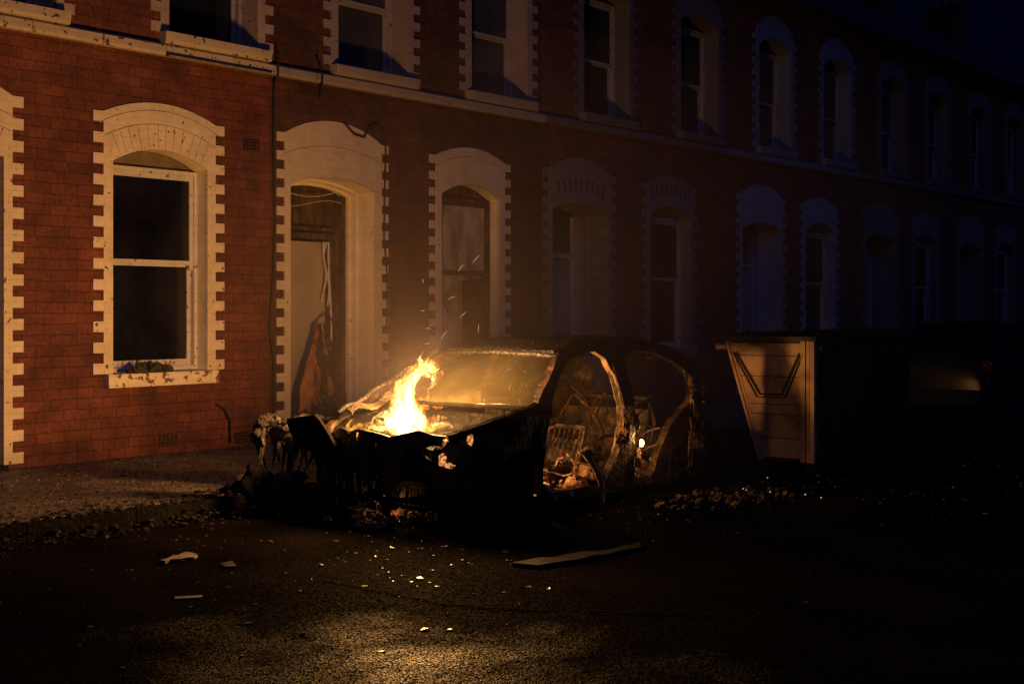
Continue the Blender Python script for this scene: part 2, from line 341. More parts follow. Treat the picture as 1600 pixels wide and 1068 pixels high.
# ------------------------------------------------------------------ ground
def road_mat():
    m, nt, p = mat_base('wet_asphalt'); L = nt.links.new
    tc = node(nt, 'ShaderNodeTexCoord'); co = tc.outputs['Object']
    def nz(scale, detail=5, dist=0):
        n = node(nt, 'ShaderNodeTexNoise'); n.inputs['Scale'].default_value = scale; n.inputs['Detail'].default_value = detail; n.inputs['Distortion'].default_value = dist; L(co, n.inputs['Vector']); return n.outputs['Fac']
    r = node(nt, 'ShaderNodeValToRGB'); e = r.color_ramp.elements; e[0].color = (.003, .0026, .0025, 1); e[1].color = (.014, .010, .008, 1); e[0].position = .35; e[1].position = .7
    L(nz(1.1, 8), r.inputs[0]); L(r.outputs[0], p.inputs['Base Color'])
    # gloss patch set at the fire's mirror spot shapes its glint; dull elsewhere
    sb = node(nt, 'ShaderNodeVectorMath', operation='SUBTRACT'); sb.inputs[1].default_value = (4.55, -7.55, RZ); L(co, sb.inputs[0])
    sm_ = node(nt, 'ShaderNodeVectorMath', operation='MULTIPLY'); sm_.inputs[1].default_value = (.50, .42, 1); L(sb.outputs[0], sm_.inputs[0])
    ln = node(nt, 'ShaderNodeVectorMath', operation='LENGTH'); L(sm_.outputs[0], ln.inputs[0])
    wn = node(nt, 'ShaderNodeMath', operation='MULTIPLY_ADD'); wn.inputs[1].default_value = 1.5; L(nz(1.1, 6, .4), wn.inputs[0]); L(ln.outputs['Value'], wn.inputs[2])
    wet = node(nt, 'ShaderNodeMapRange'); wet.inputs[1].default_value = .50; wet.inputs[2].default_value = 1.38; wet.inputs[3].default_value = 1; wet.inputs[4].default_value = 0; L(wn.outputs[0], wet.inputs[0])
    vc = node(nt, 'ShaderNodeTexVoronoi'); vc.inputs['Scale'].default_value = 125; L(co, vc.inputs['Vector'])
    cs = node(nt, 'ShaderNodeSeparateColor'); L(vc.outputs['Color'], cs.inputs[0])
    pw = node(nt, 'ShaderNodeMath', operation='POWER'); pw.inputs[1].default_value = 3.5; L(cs.outputs[0], pw.inputs[0])
    sp_ = node(nt, 'ShaderNodeMapRange'); sp_.inputs[3].default_value = .01; sp_.inputs[4].default_value = .5
    pa = node(nt, 'ShaderNodeMapRange'); pa.inputs[1].default_value = .40; pa.inputs[2].default_value = .62; pa.inputs[3].default_value = .12; pa.inputs[4].default_value = 1; L(nz(3.2, 7, .5), pa.inputs[0])
    wm_ = node(nt, 'ShaderNodeMath', operation='MULTIPLY'); L(wet.outputs[0], wm_.inputs[0]); L(pa.outputs[0], wm_.inputs[1]); L(wm_.outputs[0], sp_.inputs[0])
    sq_ = node(nt, 'ShaderNodeMath', operation='MULTIPLY'); L(sp_.outputs[0], sq_.inputs[0]); L(pw.outputs[0], sq_.inputs[1])
    L(sq_.outputs[0], p.inputs['Specular IOR Level'])
    ro_ = node(nt, 'ShaderNodeMapRange'); ro_.inputs[3].default_value = .72; ro_.inputs[4].default_value = .28; L(wet.outputs[0], ro_.inputs[0]); L(ro_.outputs[0], p.inputs['Roughness'])
    v = node(nt, 'ShaderNodeTexVoronoi'); v.inputs['Scale'].default_value = 85; v.inputs['Randomness'].default_value = 1; L(co, v.inputs['Vector'])
    a1 = node(nt, 'ShaderNodeMath', operation='MULTIPLY'); a1.inputs[1].default_value = -1.5; L(v.outputs['Distance'], a1.inputs[0])
    a2 = node(nt, 'ShaderNodeMath', operation='MULTIPLY_ADD'); a2.inputs[1].default_value = 2.2; L(nz(30, 6, 0), a2.inputs[0]); L(a1.outputs[0], a2.inputs[2])
    a3 = node(nt, 'ShaderNodeMath', operation='MULTIPLY_ADD'); a3.inputs[1].default_value = 2.2; L(nz(1.6, 4), a3.inputs[0]); a4 = node(nt, 'ShaderNodeMath', operation='MULTIPLY_ADD'); a4.inputs[1].default_value = 1.1; L(cs.outputs[1], a4.inputs[0]); L(a2.outputs[0], a4.inputs[2]); L(a4.outputs[0], a3.inputs[2])
    b = node(nt, 'ShaderNodeBump'); b.inputs['Strength'].default_value = 1; b.inputs['Distance'].default_value = .017
    L(a3.outputs[0], b.inputs['Height']); L(b.outputs[0], p.inputs['Normal'])
    return m
M['road'] = road_mat()
def pave_mat():
    m, nt, p = mat_base('paving'); L = nt.links.new
    tc = node(nt, 'ShaderNodeTexCoord'); co = tc.outputs['Object']
    bt = node(nt, 'ShaderNodeTexBrick'); bt.inputs['Scale'].default_value = 1; bt.inputs['Brick Width'].default_value = .75; bt.inputs['Row Height'].default_value = .6; bt.inputs['Mortar Size'].default_value = .012
    bt.inputs['Color1'].default_value = (.16, .13, .105, 1); bt.inputs['Color2'].default_value = (.10, .083, .068, 1); bt.inputs['Mortar'].default_value = (.03, .025, .02, 1); L(co, bt.inputs['Vector'])
    n = node(nt, 'ShaderNodeTexNoise'); n.inputs['Scale'].default_value = 3; n.inputs['Detail'].default_value = 10; n.inputs['Roughness'].default_value = .75; L(co, n.inputs['Vector'])
    mr = node(nt, 'ShaderNodeMapRange'); mr.inputs[1].default_value = .35; mr.inputs[2].default_value = .65; mr.inputs[3].default_value = .25; mr.inputs[4].default_value = 1.3; L(n.outputs['Fac'], mr.inputs[0])
    mx = node(nt, 'ShaderNodeMix', data_type='RGBA', blend_type='MULTIPLY'); mx.inputs[0].default_value = 1; L(bt.outputs['Color'], mx.inputs[6]); L(mr.outputs[0], mx.inputs[7])
    L(mx.outputs[2], p.inputs['Base Color']); p.inputs['Roughness'].default_value = .5
    v = node(nt, 'ShaderNodeTexVoronoi'); v.inputs['Scale'].default_value = 28; L(co, v.inputs['Vector'])
    ad = node(nt, 'ShaderNodeMath', operation='MULTIPLY_ADD'); ad.inputs[1].default_value = 2.5; L(n.outputs['Fac'], ad.inputs[0]); L(v.outputs['Distance'], ad.inputs[2])
    b = node(nt, 'ShaderNodeBump'); b.inputs['Strength'].default_value = .8; b.inputs['Distance'].default_value = .015; L(ad.outputs[0], b.inputs['Height']); L(b.outputs[0], p.inputs['Normal'])
    return m
M['pave'] = pave_mat()
KY = -2.95
tag(MB().add([(-200, -200, RZ), (400, -200, RZ), (400, 200, RZ), (-200, 200, RZ)], [(0, 1, 2, 3)]).build('road', 'road'), kind='structure')
tag(MB().box(-30, 80, KY, 0.02, RZ - .05, 0).build('pavement', 'pave'), kind='structure')
kb = MB(); x = -12.0
while x < 60:
    kb.box(x, x + .905, KY - .14, KY - .002, RZ - .05, -.004 - rnd.uniform(0, .006)); x += .915
tag(kb.build('kerb', 'soot'), kind='structure')  # shade on the kerb put into a near-black colour
gr = MB(); rg = random.Random(7)  # dark rubble strip added to break up the edge of shade at the kerb
for k in range(1100):
    x_ = rg.uniform(4.2, 8.2); q = rg.gauss(0, .5)
    y_ = KY - .07 + q * .34; z_ = 0 if y_ > KY - .12 else RZ + max(0, .11 - abs(y_ - KY + .14) * .3) * rg.random()
    gr.lump((x_, y_, z_), rg.choice((.006, .010, .014, .022)) * rg.uniform(.7, 1.2), k, .7, 2.6, 1, (1.3, 1.1, .6))
tag(gr.build('added_gutter_rubble', 'gutter'), 'dark rubble strip added along the gutter at the left to soften the edge of shade', 'rubble', kind='stuff')

# ------------------------------------------------------------------ houses
def arch(cx, hw, zs, zc, n=10):
    """segmental arch points from left spring to right spring"""
    h = zc - zs; R = (hw * hw + h * h) / (2 * h); cz = zc - R; a = math.asin(min(1, hw / R))
    return [(cx + R * math.sin(-a + 2 * a * i / n), cz + R * math.cos(-a + 2 * a * i / n)) for i in range(n + 1)]
CO = 0.105
def toothed(cx, hw, tooth, z0, zs, zc, ztop):
    """outline of a painted surround: legs with quoin teeth, segmental arch on top. clockwise from bottom left"""
    L = []; nco = int(round((ztop - z0) / CO))
    side = []
    for k in range(nco):
        w_ = hw + (tooth if k % 2 == 0 else 0.0)
        side += [(w_, z0 + k * CO), (w_, z0 + (k + 1) * CO)]
    top = z0 + nco * CO
    left = [(cx - a, b) for a, b in side]; right = [(cx + a, b) for a, b in reversed(side)]
    L += left
    L += [p for p in arch(cx, hw, top + .001, zc, 14)]
    L += right
    o = [L[0]]
    for p in L[1:]:
        if math.hypot(p[0] - o[-1][0], p[1] - o[-1][1]) > 1e-4: o.append(p)
    return o
def opening(cx, hw, z0, zs, zc):
    return [(cx - hw, z0)] + arch(cx, hw, zs, zc, 10) + [(cx + hw, z0)]

def surround(parent, cx, hw, z0, zs, zc, outer_hw, tooth, zt, zoc, depth, wm, zlow=None, y0=-.016):
    zlow = z0 if zlow is None else zlow
    O = toothed(cx, outer_hw, tooth, zlow, 0, zoc, zt)
    # the opening as a notch from below: build as outline with the opening cut from the bottom edge
    op = opening(cx, hw, zlow, zs, zc)
    m = MB()
    # outline goes up the left, over, down the right; return through the opening
    poly = O + list(reversed(op))
    m.xz(poly, [], y0, .035)
    # lining of the reveal
    o2 = opening(cx, hw + .05, zlow, zs + .02, zc + .05)
    ob = m.build('surround', wm, parent)
    if wm in WH[:2]:
        j_ = MB(); hh = zc - zs; R_ = (hw * hw + hh * hh) / (2 * hh); cz_ = zc - R_; am = math.asin(min(1, (outer_hw - .02) / (R_ + .25)))
        N_ = 13; am2 = math.asin(hw / R_)
        for dR in ((.26, .40) if wm is WH[0] else (.36,)):
            pts = [(cx + (R_ + dR) * math.sin(-am + 2 * am * i / 16), cz_ + (R_ + dR) * math.cos(-am + 2 * am * i / 16)) for i in range(17)]
            pts = [p for p in pts if p[1] < zoc - .03 or dR < .3]
            if len(pts) > 3: j_.tube([(p[0], y0 - .0005, p[1]) for p in pts], .0045, 5)
        for i in range(1, N_ if wm is WH[0] else 1):
            a_ = -am2 + 2 * am2 * i / N_ + rnd.uniform(-.01, .01)
            j_.tube([(cx + (R_ + q) * math.sin(a_), y0 - .0005, cz_ + (R_ + q) * math.cos(a_)) for q in (.01, .13, .255)], .0032, 5)
        j_.build('arch_joint', 'joint', parent)
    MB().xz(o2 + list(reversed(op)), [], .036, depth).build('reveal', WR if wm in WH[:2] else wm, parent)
    return ob

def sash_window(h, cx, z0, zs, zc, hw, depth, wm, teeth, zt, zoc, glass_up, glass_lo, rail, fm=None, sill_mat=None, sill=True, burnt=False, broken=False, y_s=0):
    fm = fm or ('frame' if z0 < 2 and wm in WH[:2] else 'frame_dim')
    f = MB(); y = depth; z1 = zs - .02
    fw = .04
    # box frame: two jambs, head; the arch above is filled by a board
    f.box(cx - hw, cx - hw + fw, y, y + .12, z0, z1); f.box(cx + hw - fw, cx + hw, y, y + .12, z0, z1)
    f.box(cx - hw + fw, cx + hw - fw, y, y + .12, z1 - .05, z1)
    f.box(cx - hw + fw, cx + hw - fw, y - .01, y + .12, z0 - .0, z0 + .045)
    a, b = cx - hw + fw, cx + hw - fw; st = .045
    # upper sash (outer) and lower sash (inner)
    yu = y + .02; yl = y + .065
    f.box(a, a + st, yu, yu + .04, rail - .05, z1 - .05); f.box(b - st, b, yu, yu + .04, rail - .05, z1 - .05)
    f.box(a + st, b - st, yu, yu + .04, z1 - .1, z1 - .05); f.box(a, b, yu - .004, yu + .04, rail, rail + .045)
    f.box(a, a + st, yl, yl + .04, z0 + .045, rail + .02); f.box(b - st, b, yl, yl + .04, z0 + .045, rail + .02)
    f.box(a + st, b - st, yl, yl + .04, z0 + .045, z0 + .115); f.box(a + st, b - st, yl, yl + .04, rail - .02, rail + .035)
    o = f.build('window', fm, h)
    op = [(cx - hw, z1 + .002)] + arch(cx, hw, zs, zc, 10) + [(cx + hw, z1 + .002)]
    MB().xz(op, [], y + .075, y + .11).build('head_panel', 'headboard' if not burnt else 'charwood', o)
    MB().box(a + st - .004, b - st + .004, yu + .018, yu + .026, rail + .03, z1 - .09).build('pane', glass_up, o)
    g = MB()
    if broken:
        P = [(a + st, rail), (a + st, z0 + .1), (a + st + .30, z0 + .1), (a + st + .22, z0 + .35), (a + st + .34, z0 + .55), (a + st + .2, z0 + .8), (a + st + .42, rail - .1), (b - st, rail - .05), (b - st, rail)]
        g.xz(P, [], yl + .018, yl + .026); g.build('pane', glass_lo, o)
        # blackened room behind the broken pane
        MB().box(cx - hw, cx + hw, y + .5, y + .52, z0, zc).build('room_shadow_board', 'blind', o)
    else:
        g.box(a + st - .004, b - st + .004, yl + .018, yl + .026, z0 + .11, rail - .015); g.build('pane', glass_lo, o)
    surround(o, cx, hw, z0, zs, zc, hw + .11, .12, zt, zoc, depth + .06, wm)
    if sill:
        MB().plate([(cx - hw - .10, z0 - .14), (cx + hw + .09, z0 - .14), (cx + hw + .09, z0 - .004), (cx - hw - .10, z0 - .004)], [],
                   lambda x, z: (x, -.09 - .006 * math.sin(x * 23), z), lambda x, z: (x, depth + .02, z + (.012 if z > z0 - .05 else 0)), .09).build('sill', sill_mat or wm, o)
    return o

def build_house(x0, wid, label, brick, white, D, Wd, U, **kw):
    """D/Wd = centres (world x) of door and ground window, U = centres of the two upper windows"""
    h = empty('brick_house', (x0, 0, 0), label, 'house', 'brick houses of the terrace')
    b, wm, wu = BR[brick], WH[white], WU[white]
    X = lambda v: v - x0
    d_hw, dz1, dzc = .70, 2.93, 3.06
    w_hw = .595
    holes = [opening(X(D), d_hw + .03, .02, dz1 + .01, dzc + .03), opening(X(Wd), w_hw + .03, .84, 3.01, 3.18)]
    uh = .60
    for u in U: holes.append(opening(X(u), uh + .03, 4.31, 6.22, 6.38))
    m = MB(); m.xz([(0, -.1), (wid, -.1), (wid, 7.2), (0, 7.2)], holes, 0, .30)
    # party walls, back wall and floors behind the front
    m.box(.002, .12, .302, 7.6, -.1, 7.2); m.box(wid - .12, wid - .002, .302, 7.6, -.1, 7.2); m.box(.122, wid - .122, 7.4, 7.6, -.1, 7.2)
    m.box(.122, wid - .122, 1.6, 1.7, -.1, 7.2); m.box(.122, wid - .122, .302, 1.598, 3.6, 3.8)
    m.build('wall', b, h)
    # moulded string course at first-floor level, in stones
    s = MB(); xx = 0.0
    while xx < wid - .01:
        e = min(wid, xx + rnd.uniform(.55, .8)); e = wid if wid - e < .3 else e
        r = rnd.uniform(-.006, .006)
        s.plate([(-.075 + r, 4.135), (-.09 + r, 4.16), (-.09 + r, 4.235), (-.045, 4.262), (.02, 4.262), (.02, 4.135)], [], lambda y, z, q=xx + .004: (q, y, z), lambda y, z, q=e - .004: (q, y, z)); xx = e
    s.build('string_course', kw.get('band', wu), h)
    # upper windows
    gl = kw.get('gl', ('glass', 'glass', 'glass', 'glass'))
    for i, u in enumerate(U):
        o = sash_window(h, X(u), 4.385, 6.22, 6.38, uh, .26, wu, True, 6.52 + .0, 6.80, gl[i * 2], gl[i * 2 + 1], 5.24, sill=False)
        sm = MB().plate([(X(u) - uh - .12, 4.262), (X(u) + uh + .12, 4.262), (X(u) + uh + .12, 4.38), (X(u) - uh - .12, 4.38)], [],
                        lambda x, z: (x, -.13 + (.02 if z < 4.3 else 0), z), lambda x, z: (x, .30, z + (.0 if z < 4.3 else .02)), .1)
        sm.build('sill', kw.get('band', wu), o)
        if kw.get('drip') == i: MB().box(X(u) - uh - .1, X(u) + uh + .12, -.15, -.092, 4.115, 4.132).build('lead_flashing', 'yellow', o)
    # ground window
    sash_window(h, X(Wd), .86, 3.00, 3.16, w_hw, kw.get('wdepth', .16), wm, True, 3.46, 3.64, *kw.get('gw', ('glass', 'glass')), 1.98,
                sill_mat=kw.get('sillm'), burnt=kw.get('burnt', False), broken=kw.get('broken', False), fm=kw.get('fm'))
    # door
    door(h, X(D), d_hw, dz1, dzc, wm, kw.get('door', 'plain'))
    if kw.get('striped'):
        for cx_, hw_, zs_, zc_, zo, zos in ((X(D), d_hw, dz1, dzc, 3.72, 3.40), (X(Wd), w_hw, 3.0, 3.16, 3.64, 3.45)):
            v = MB()
            for k in range(-4, 5):
                a = k * .125; R = 2.1; c0 = zc_ + .12 - R
                for s_ in (-.028,):
                    p = [(cx_ + (R + rr) * math.sin(a * .5 + da), c0 + (R + rr) * math.cos(a * .5 + da)) for rr, da in ((.05, -.011), (.05, .011), (.24, .012), (.24, -.012))]
                    v.xz(p, [], -.021, -.010)
            v.build('dark_voussoir', b, h)
    # air bricks
    if kw.get('vents'):
        for (vx, vz) in kw['vents']:
            v = MB(); 
            for q in range(4): v.box(X(vx) - .11, X(vx) + .11, -.012, .02, vz - .06 + q * .034, vz - .045 + q * .034)
            for q in range(5): v.box(X(vx) - .11 + q * .0525, X(vx) - .10 + q * .0525, -.009, .02, vz - .059, vz + .056)
            v.build('air_brick', 'black', h)
    # roof with gutter, chimney
    r = MB()
    r.plate([(-.32, 7.14), (4.0, 9.75), (8.1, 7.14), (8.1, 7.05), (4.0, 9.63), (-.32, 7.05)], [], lambda y, z: (0, y, z), lambda y, z: (wid, y, z))
    ro = r.build('roof', 'slate', h)
    MB().box(.0, wid, -.14, .3, 7.202, 7.21).tube([(0, -.30, 7.04), (wid, -.30, 7.04)], .065, 10).build('gutter', 'iron', ro)
    c = MB().box(wid - .75, wid - .02, 3.5, 4.5, 8.6, 10.7).box(wid - .8, wid - .0, 3.45, 4.55, 10.55, 10.68)
    co = c.build('chimney', b, ro)
    for q in range(3): MB().tube([(wid - .4, 3.7 + q * .3, 10.69), (wid - .4, 3.7 + q * .3, 10.95), (wid - .4, 3.7 + q * .3, 11.1)], [.11, .09, .12], 10).build('chimney_pot', 'pot', ro)
    return h

def door(h, cx, hw, zs, zc, wm, kind):
    ydoor = .45
    if kind == 'burnt':
        # pale leaf, hanging charred frame, burnt out fanlight
        lx0, lx1 = cx - hw, cx - hw + .98
        leaf = MB().box(cx - hw + .01, cx + .42, .60, .645, .06, 2.33)
        o = leaf.build('door', 'doorpale', h)
        fr = MB()
        fr.box(cx + .42, cx + .49, .54, .66, .03, 2.36).box(cx + .51, cx + .545, .50, .70, .03, 2.95).box(cx + .575, cx + hw, .455, .60, .03, 3.0)
        fr.box(cx - hw, cx + .56, .50, .62, 2.36, 2.43).box(cx - hw, cx + .56, .47, .60, 2.46, 2.50)
        fr.jitter(.012, 5, 2).build('charred_frame', 'charwood', o)
        # peeled pale laths hanging off the frame
        pl = MB()
        for x_, a_, z_, b_ in ((.30, .02, 2.33, 1.6), (.35, -.035, 2.33, 1.55), (.385, .03, 2.33, .25)):
            pl.grid(1, 14, lambda u, v, x_=x_, a_=a_, z_=z_, b_=b_: (cx + x_ + u * .028 + a_ * math.sin(v * 5), .50 + .03 * math.sin(v * 7 + x_), z_ - v * (z_ - b_)), (0, .008, 0))
        pl.build('peeled_lath', 'frame', o)
        fl = MB().xz([(cx - hw, 2.502)] + arch(cx, hw, zs, zc + .0, 10) + [(cx + hw, 2.502)], [], .62, .65)
        fl.build('fanlight', 'charwood', o)
        wr = MB()
        wr.tube([(cx - hw + .02 + t * .062 * 1.3, .44, 2.99 - .13 * math.sin(math.pi * t / 16)) for t in range(17)], .006, 5)
        wr.tube([(cx - hw + .02 + t * .062 * 1.2, .43, 2.90 + .16 * math.sin(math.pi * t / 16)) for t in range(17)], .005, 5)
        wr.tube([(cx - hw + .02 + t * .062 * 1.25, .45, 2.78 - .05 * math.sin(math.pi * t / 9)) for t in range(17)], .004, 5)
        wr.build('hanging_wire', 'frame', o)
        MB().lump((cx - hw + .06, .575, 1.56), .075, 3, .4, 2, 3, (.8, .3, 1.2)).build('handle', 'charwood', o)
    else:
        dm = 'doorblue' if kind in ('plain', 'bluish') else 'doorpale'
        l = MB().box(cx - .44, cx + .44, ydoor + .05, ydoor + .09, .06, 2.25)
        for px_ in (-.2, .2):
            for z0, z1 in ((.25, .95), (1.15, 2.05)):
                l.box(cx + px_ - .14, cx + px_ + .14, ydoor + .038, ydoor + .052, z0, z1)
        o = l.build('door', dm, h)
        fr = MB().box(cx - .52, cx - .442, ydoor, ydoor + .12, .03, 2.9).box(cx + .442, cx + .52, ydoor, ydoor + .12, .03, 2.9).box(cx - .44, cx + .44, ydoor, ydoor + .12, 2.27, 2.34)
        fr.box(cx - hw, cx - .522, ydoor + .02, ydoor + .1, .03, 3.1).box(cx + .522, cx + hw, ydoor + .02, ydoor + .1, .03, 3.1)
        fr.build('door_frame', 'frame_dim' if kind != 'bluish' else WH[3], o)
        MB().xz([(cx - hw, 2.34)] + arch(cx, hw, zs, zc, 8) + [(cx + hw, 2.34)], [], ydoor + .06, ydoor + .08).build('fanlight', 'glass', o)
        MB().lump((cx + .36, ydoor + .02, 1.15), .03, 1, 0, 1, 2).build('handle', 'iron', o)
        MB().box(cx - .12, cx + .12, ydoor + .03, ydoor + .052, 1.02, 1.07).build('letterbox', 'iron', o)
    MB().box(cx - hw - .02, cx + hw + .02, -.06, .70, -.02, .05).build('threshold', 'stone', o)
    # stepped, moulded reveal in painted masonry
    s = surround(o, cx, hw, .05, zs, zc, .79, .115, 3.48, 3.72, .30, wm, zlow=.05)
    rv = MB()
    for k, (q, a, b_) in enumerate(((.035, .302, .40), (.07, .36, .46))):
        outer = opening(cx, hw, .05, zs, zc); inner = opening(cx, hw - q, .05, zs - q * .6, zc - q)
        rv.xz(outer + list(reversed(inner)), [], a + k * .041, b_)
    rv.tube([(cx + hw - .018, .315, .06), (cx + hw - .018, .315, 2.9)], .018, 8).tube([(cx - hw + .018, .315, .06), (cx - hw + .018, .315, 2.9)], .018, 8)
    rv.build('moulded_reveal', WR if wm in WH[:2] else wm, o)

build_house(5.15, 5.17, 'red brick terraced house with yellowed window surround and flaking white sill, leftmost in the photo', 0, 0, 6.35, 8.845, (6.98, 9.54),
            sillm=paint_mat('flaking_sill_paint', (.80, .70, .50), (.20, .10, .045), 1.15), vents=[(10.06, 3.33), (8.93, .14), (9.93, .10)], drip=1, band=paint_mat('chipped_band_paint', (.52, .42, .29), (.07, .04, .025), .75))
build_house(10.32, 5.03, 'terraced house with burnt-out doorway and scorched window, directly behind the burning bonnet', 1, 1, 11.33, 13.82, (11.98, 14.42),
            door='burnt', gw=('blind', 'blind'), burnt=True, broken=True, fm='charwood', gl=('curtain_sky', 'curtain_sky', 'curtain_sky', 'curtain_sky'))
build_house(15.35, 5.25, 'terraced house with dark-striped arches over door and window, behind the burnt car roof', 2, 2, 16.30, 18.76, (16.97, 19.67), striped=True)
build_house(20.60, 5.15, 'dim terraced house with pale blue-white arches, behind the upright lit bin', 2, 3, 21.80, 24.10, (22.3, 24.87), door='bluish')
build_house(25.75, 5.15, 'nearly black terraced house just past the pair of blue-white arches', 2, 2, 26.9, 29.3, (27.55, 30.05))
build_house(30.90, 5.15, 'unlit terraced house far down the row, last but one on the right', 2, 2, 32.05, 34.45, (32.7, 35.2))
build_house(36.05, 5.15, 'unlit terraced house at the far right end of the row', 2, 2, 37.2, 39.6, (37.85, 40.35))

# moss and litter on the first sill
mb = MB()
for k in range(60):
    a = rnd.uniform(-.26, .26); mb.lump((8.68 + a, -.04 + rnd.uniform(-.04, .06), .87 + max(0, .09 - abs(a) * .28) * rnd.random()), rnd.uniform(.018, .04), k, .6, 2.2, 1)
for k in range(50):
    a = rnd.uniform(-.28, .28); p = Vector((8.68 + a, -.02 + rnd.uniform(-.04, .05), .87)); q = p + Vector((rnd.uniform(-.06, .06), rnd.uniform(-.06, .03), rnd.uniform(.04, .12)))
    mb.tube([p, (p + q) / 2 + Vector((rnd.uniform(-.02, .02), 0, .01)), q], [.005, .004, .002], 4)
tag(mb.build('moss_clump', 'moss'), 'dry brown tuft of moss and debris lying on the leftmost window sill', 'moss')
# the torn gap in the sill face
# cables on the front
def wire(pts, r, label, seed=0):
    P = []
    for i in range(len(pts) - 1):
        a, b = Vector(pts[i]), Vector(pts[i + 1])
        for k in range(6): P.append(a.lerp(b, k / 6) + noise.noise_vector(Vector((i + k / 6 + seed, seed, 0))) * .012)
    P.append(Vector(pts[-1]))
    return tag(MB().tube(P, r, 6).build('cable', 'cable', smooth=True), label, 'cable', 'cables on the terrace front')
wire([(10.37, -.03, 4.1), (10.36, -.03, 3.3), (10.38, -.03, 2.4), (10.34, -.035, 1.75), (10.30, -.04, 1.3), (10.36, -.04, .9), (10.37, -.04, .45), (10.33, -.05, .1)], .013, 'long dark cable running down the brick between the leftmost window and the burnt doorway', 1)
wire([(10.36, -.11, 4.4), (10.36, -.11, 4.12), (10.37, -.02, 4.0)], .012, 'short dark cable crossing the yellowed string course above the long one', 2)
wire([(11.02, -.02, 4.45), (11.02, -.12, 4.24), (11.02, -.11, 4.1), (11.06, -.04, 3.96)], .013, 'loose cable end hanging from the string course above the burnt doorway', 3)
wire([(11.45, -.025, 3.72), (11.62, -.04, 3.60), (11.78, -.05, 3.58), (11.88, -.04, 3.72), (12.02, -.03, 3.78), (12.14, -.03, 3.70), (12.17, -.03, 3.4), (12.15, -.03, 2.9), (12.13, -.035, 2.4), (12.2, -.03, 1.9), (12.19, -.03, 1.3)], .012, 'thin cable looping over the corner of the burnt doorway arch', 4)
wire([(9.55, -.03, .48), (9.66, -.04, .42), (9.72, -.05, .3), (9.73, -.05, .06)], .011, 'short bent pipe stub low on the brick near the pavement', 5)

# scorched sheet leaning in the burnt doorway
sh = MB()
def shf(u, v):                                   # u across, v up
    x = 10.66 + .78 * u * (1 - v * .92) + v * .62 + .02 * math.sin(v * 9)
    return (x, -.02 + .30 * v + .05 * noise.noise(Vector((u * 5, v * 6, 1))) - .05 * math.sin(u * 7), .06 + 1.25 * v + .05 * noise.noise(Vector((u * 9, v * 4, 7))))
sh.grid(26, 34, shf, (0, .012, 0))
sho = sh.build('scorched_sheet', 'orangecloth'); tag(sho, 'orange-brown scorched sheet leaning up to a point in the burnt doorway', 'sheet')
ch = MB()
for k, (dx, z0, z1, r) in enumerate(((.62, .1, 1.33, .055), (.74, .05, 1.25, .07), (.50, .1, .9, .04), (.82, .1, .7, .08))):
    ch.tube([(10.66 + dx + .03 * math.sin(q * 1.7 + k), .04 + .02 * q, z0 + (z1 - z0) * q / 9) for q in range(10)], [r * (1 + .35 * math.sin(q * 2.3 + k)) * (1 if q < 8 else .5) for q in range(10)], 9, squash=.5)
ch.tube([(11.30 + .11 * math.cos(t * .4), .02, 1.28 + .11 * math.sin(t * .4)) for t in range(0, 9)], .016, 6)
ch.lump((10.80, -.05, .17), .16, 3, .5, 3, 3, (1.2, .6, .9)); ch.lump((11.1, -.05, .2), .2, 5, .5, 3, 3, (1.2, .6, .9)); ch.lump((11.4, .0, .25), .18, 6, .5, 3, 3, (1, .6, 1.3))
ch.jitter(.02, 14, 3)
tag(ch.build('charred_bundle', 'ash', smooth=True), 'charred upright bundle of hanging rags beside the scorched sheet in the doorway', 'charred debris')

# ------------------------------------------------------------------ the burnt car
car = empty('burnt_car', (CX, CY, RZ), 'burnt-out small hatchback shell with flames on its bonnet and no doors or tyres', 'car')
TOP = [(0.0, .30), (0.0, .60), (.06, .67), (.25, .735), (.60, .80), (.92, .86), (1.22, 1.08), (1.50, 1.285), (1.8, 1.362), (2.3, 1.40), (2.8, 1.38), (3.25, 1.30), (3.55, 1.18), (3.75, 1.0), (3.84, .8), (3.86, .5), (3.82, .22)]
def topz(x):
    P = TOP
    for a, b in zip(P, P[1:]):
        if a[0] <= x <= b[0] and b[0] > a[0]: return a[1] + (b[1] - a[1]) * (x - a[0]) / (b[0] - a[0])
    return .5
def halfw(x, z):
    w_ = .84
    if z > .84: w_ -= .23 * ((z - .84) / .5) ** 1.15
    elif z < .45: w_ -= .04 * (.45 - z) / .35
    else: w_ += .012
    if x < .45: w_ -= .20 * ((.45 - x) / .45) ** 2
    if x > 3.3: w_ -= .16 * ((x - 3.3) / .56) ** 2
    return w_
def wheelarch(cx, r=.325, cz=.23, zb=.12, n=14):
    pts = []
    for i in range(n + 1):
        a = math.pi - math.pi * i / n; pts.append((cx + r * math.cos(a), max(zb, cz + r * math.sin(a))))
    return pts
FW, RW = .70, 3.16
def side_outline(zb=.10):
    b = [(.06, .2), (FW - .33, .12)] + wheelarch(FW) + [(1.04, zb)] + [(2.8, zb)] + wheelarch(RW) + [(3.5, .14), (3.82, .22)]
    return seg_sample(b[:1] + b[1:] + list(reversed(TOP[:-1])), .07)
def rim2(P, d=.05): return seg_sample(smooth_poly(P, 2), d)
near_front = rim2([(1.07, .13), (1.02, .45), (1.08, .80), (1.30, 1.04), (1.56, 1.22), (1.85, 1.285), (2.12, 1.30), (2.22, 1.22), (2.16, .85), (2.14, .5), (2.0, .26), (1.92, .14)])
near_rear = rim2([(2.37, .15), (2.32, .5), (2.34, .9), (2.40, 1.24), (2.62, 1.285), (2.95, 1.265), (3.22, 1.17), (3.48, .99), (3.36, .86), (3.12, .72), (2.88, .60), (2.74, .38), (2.70, .15)])
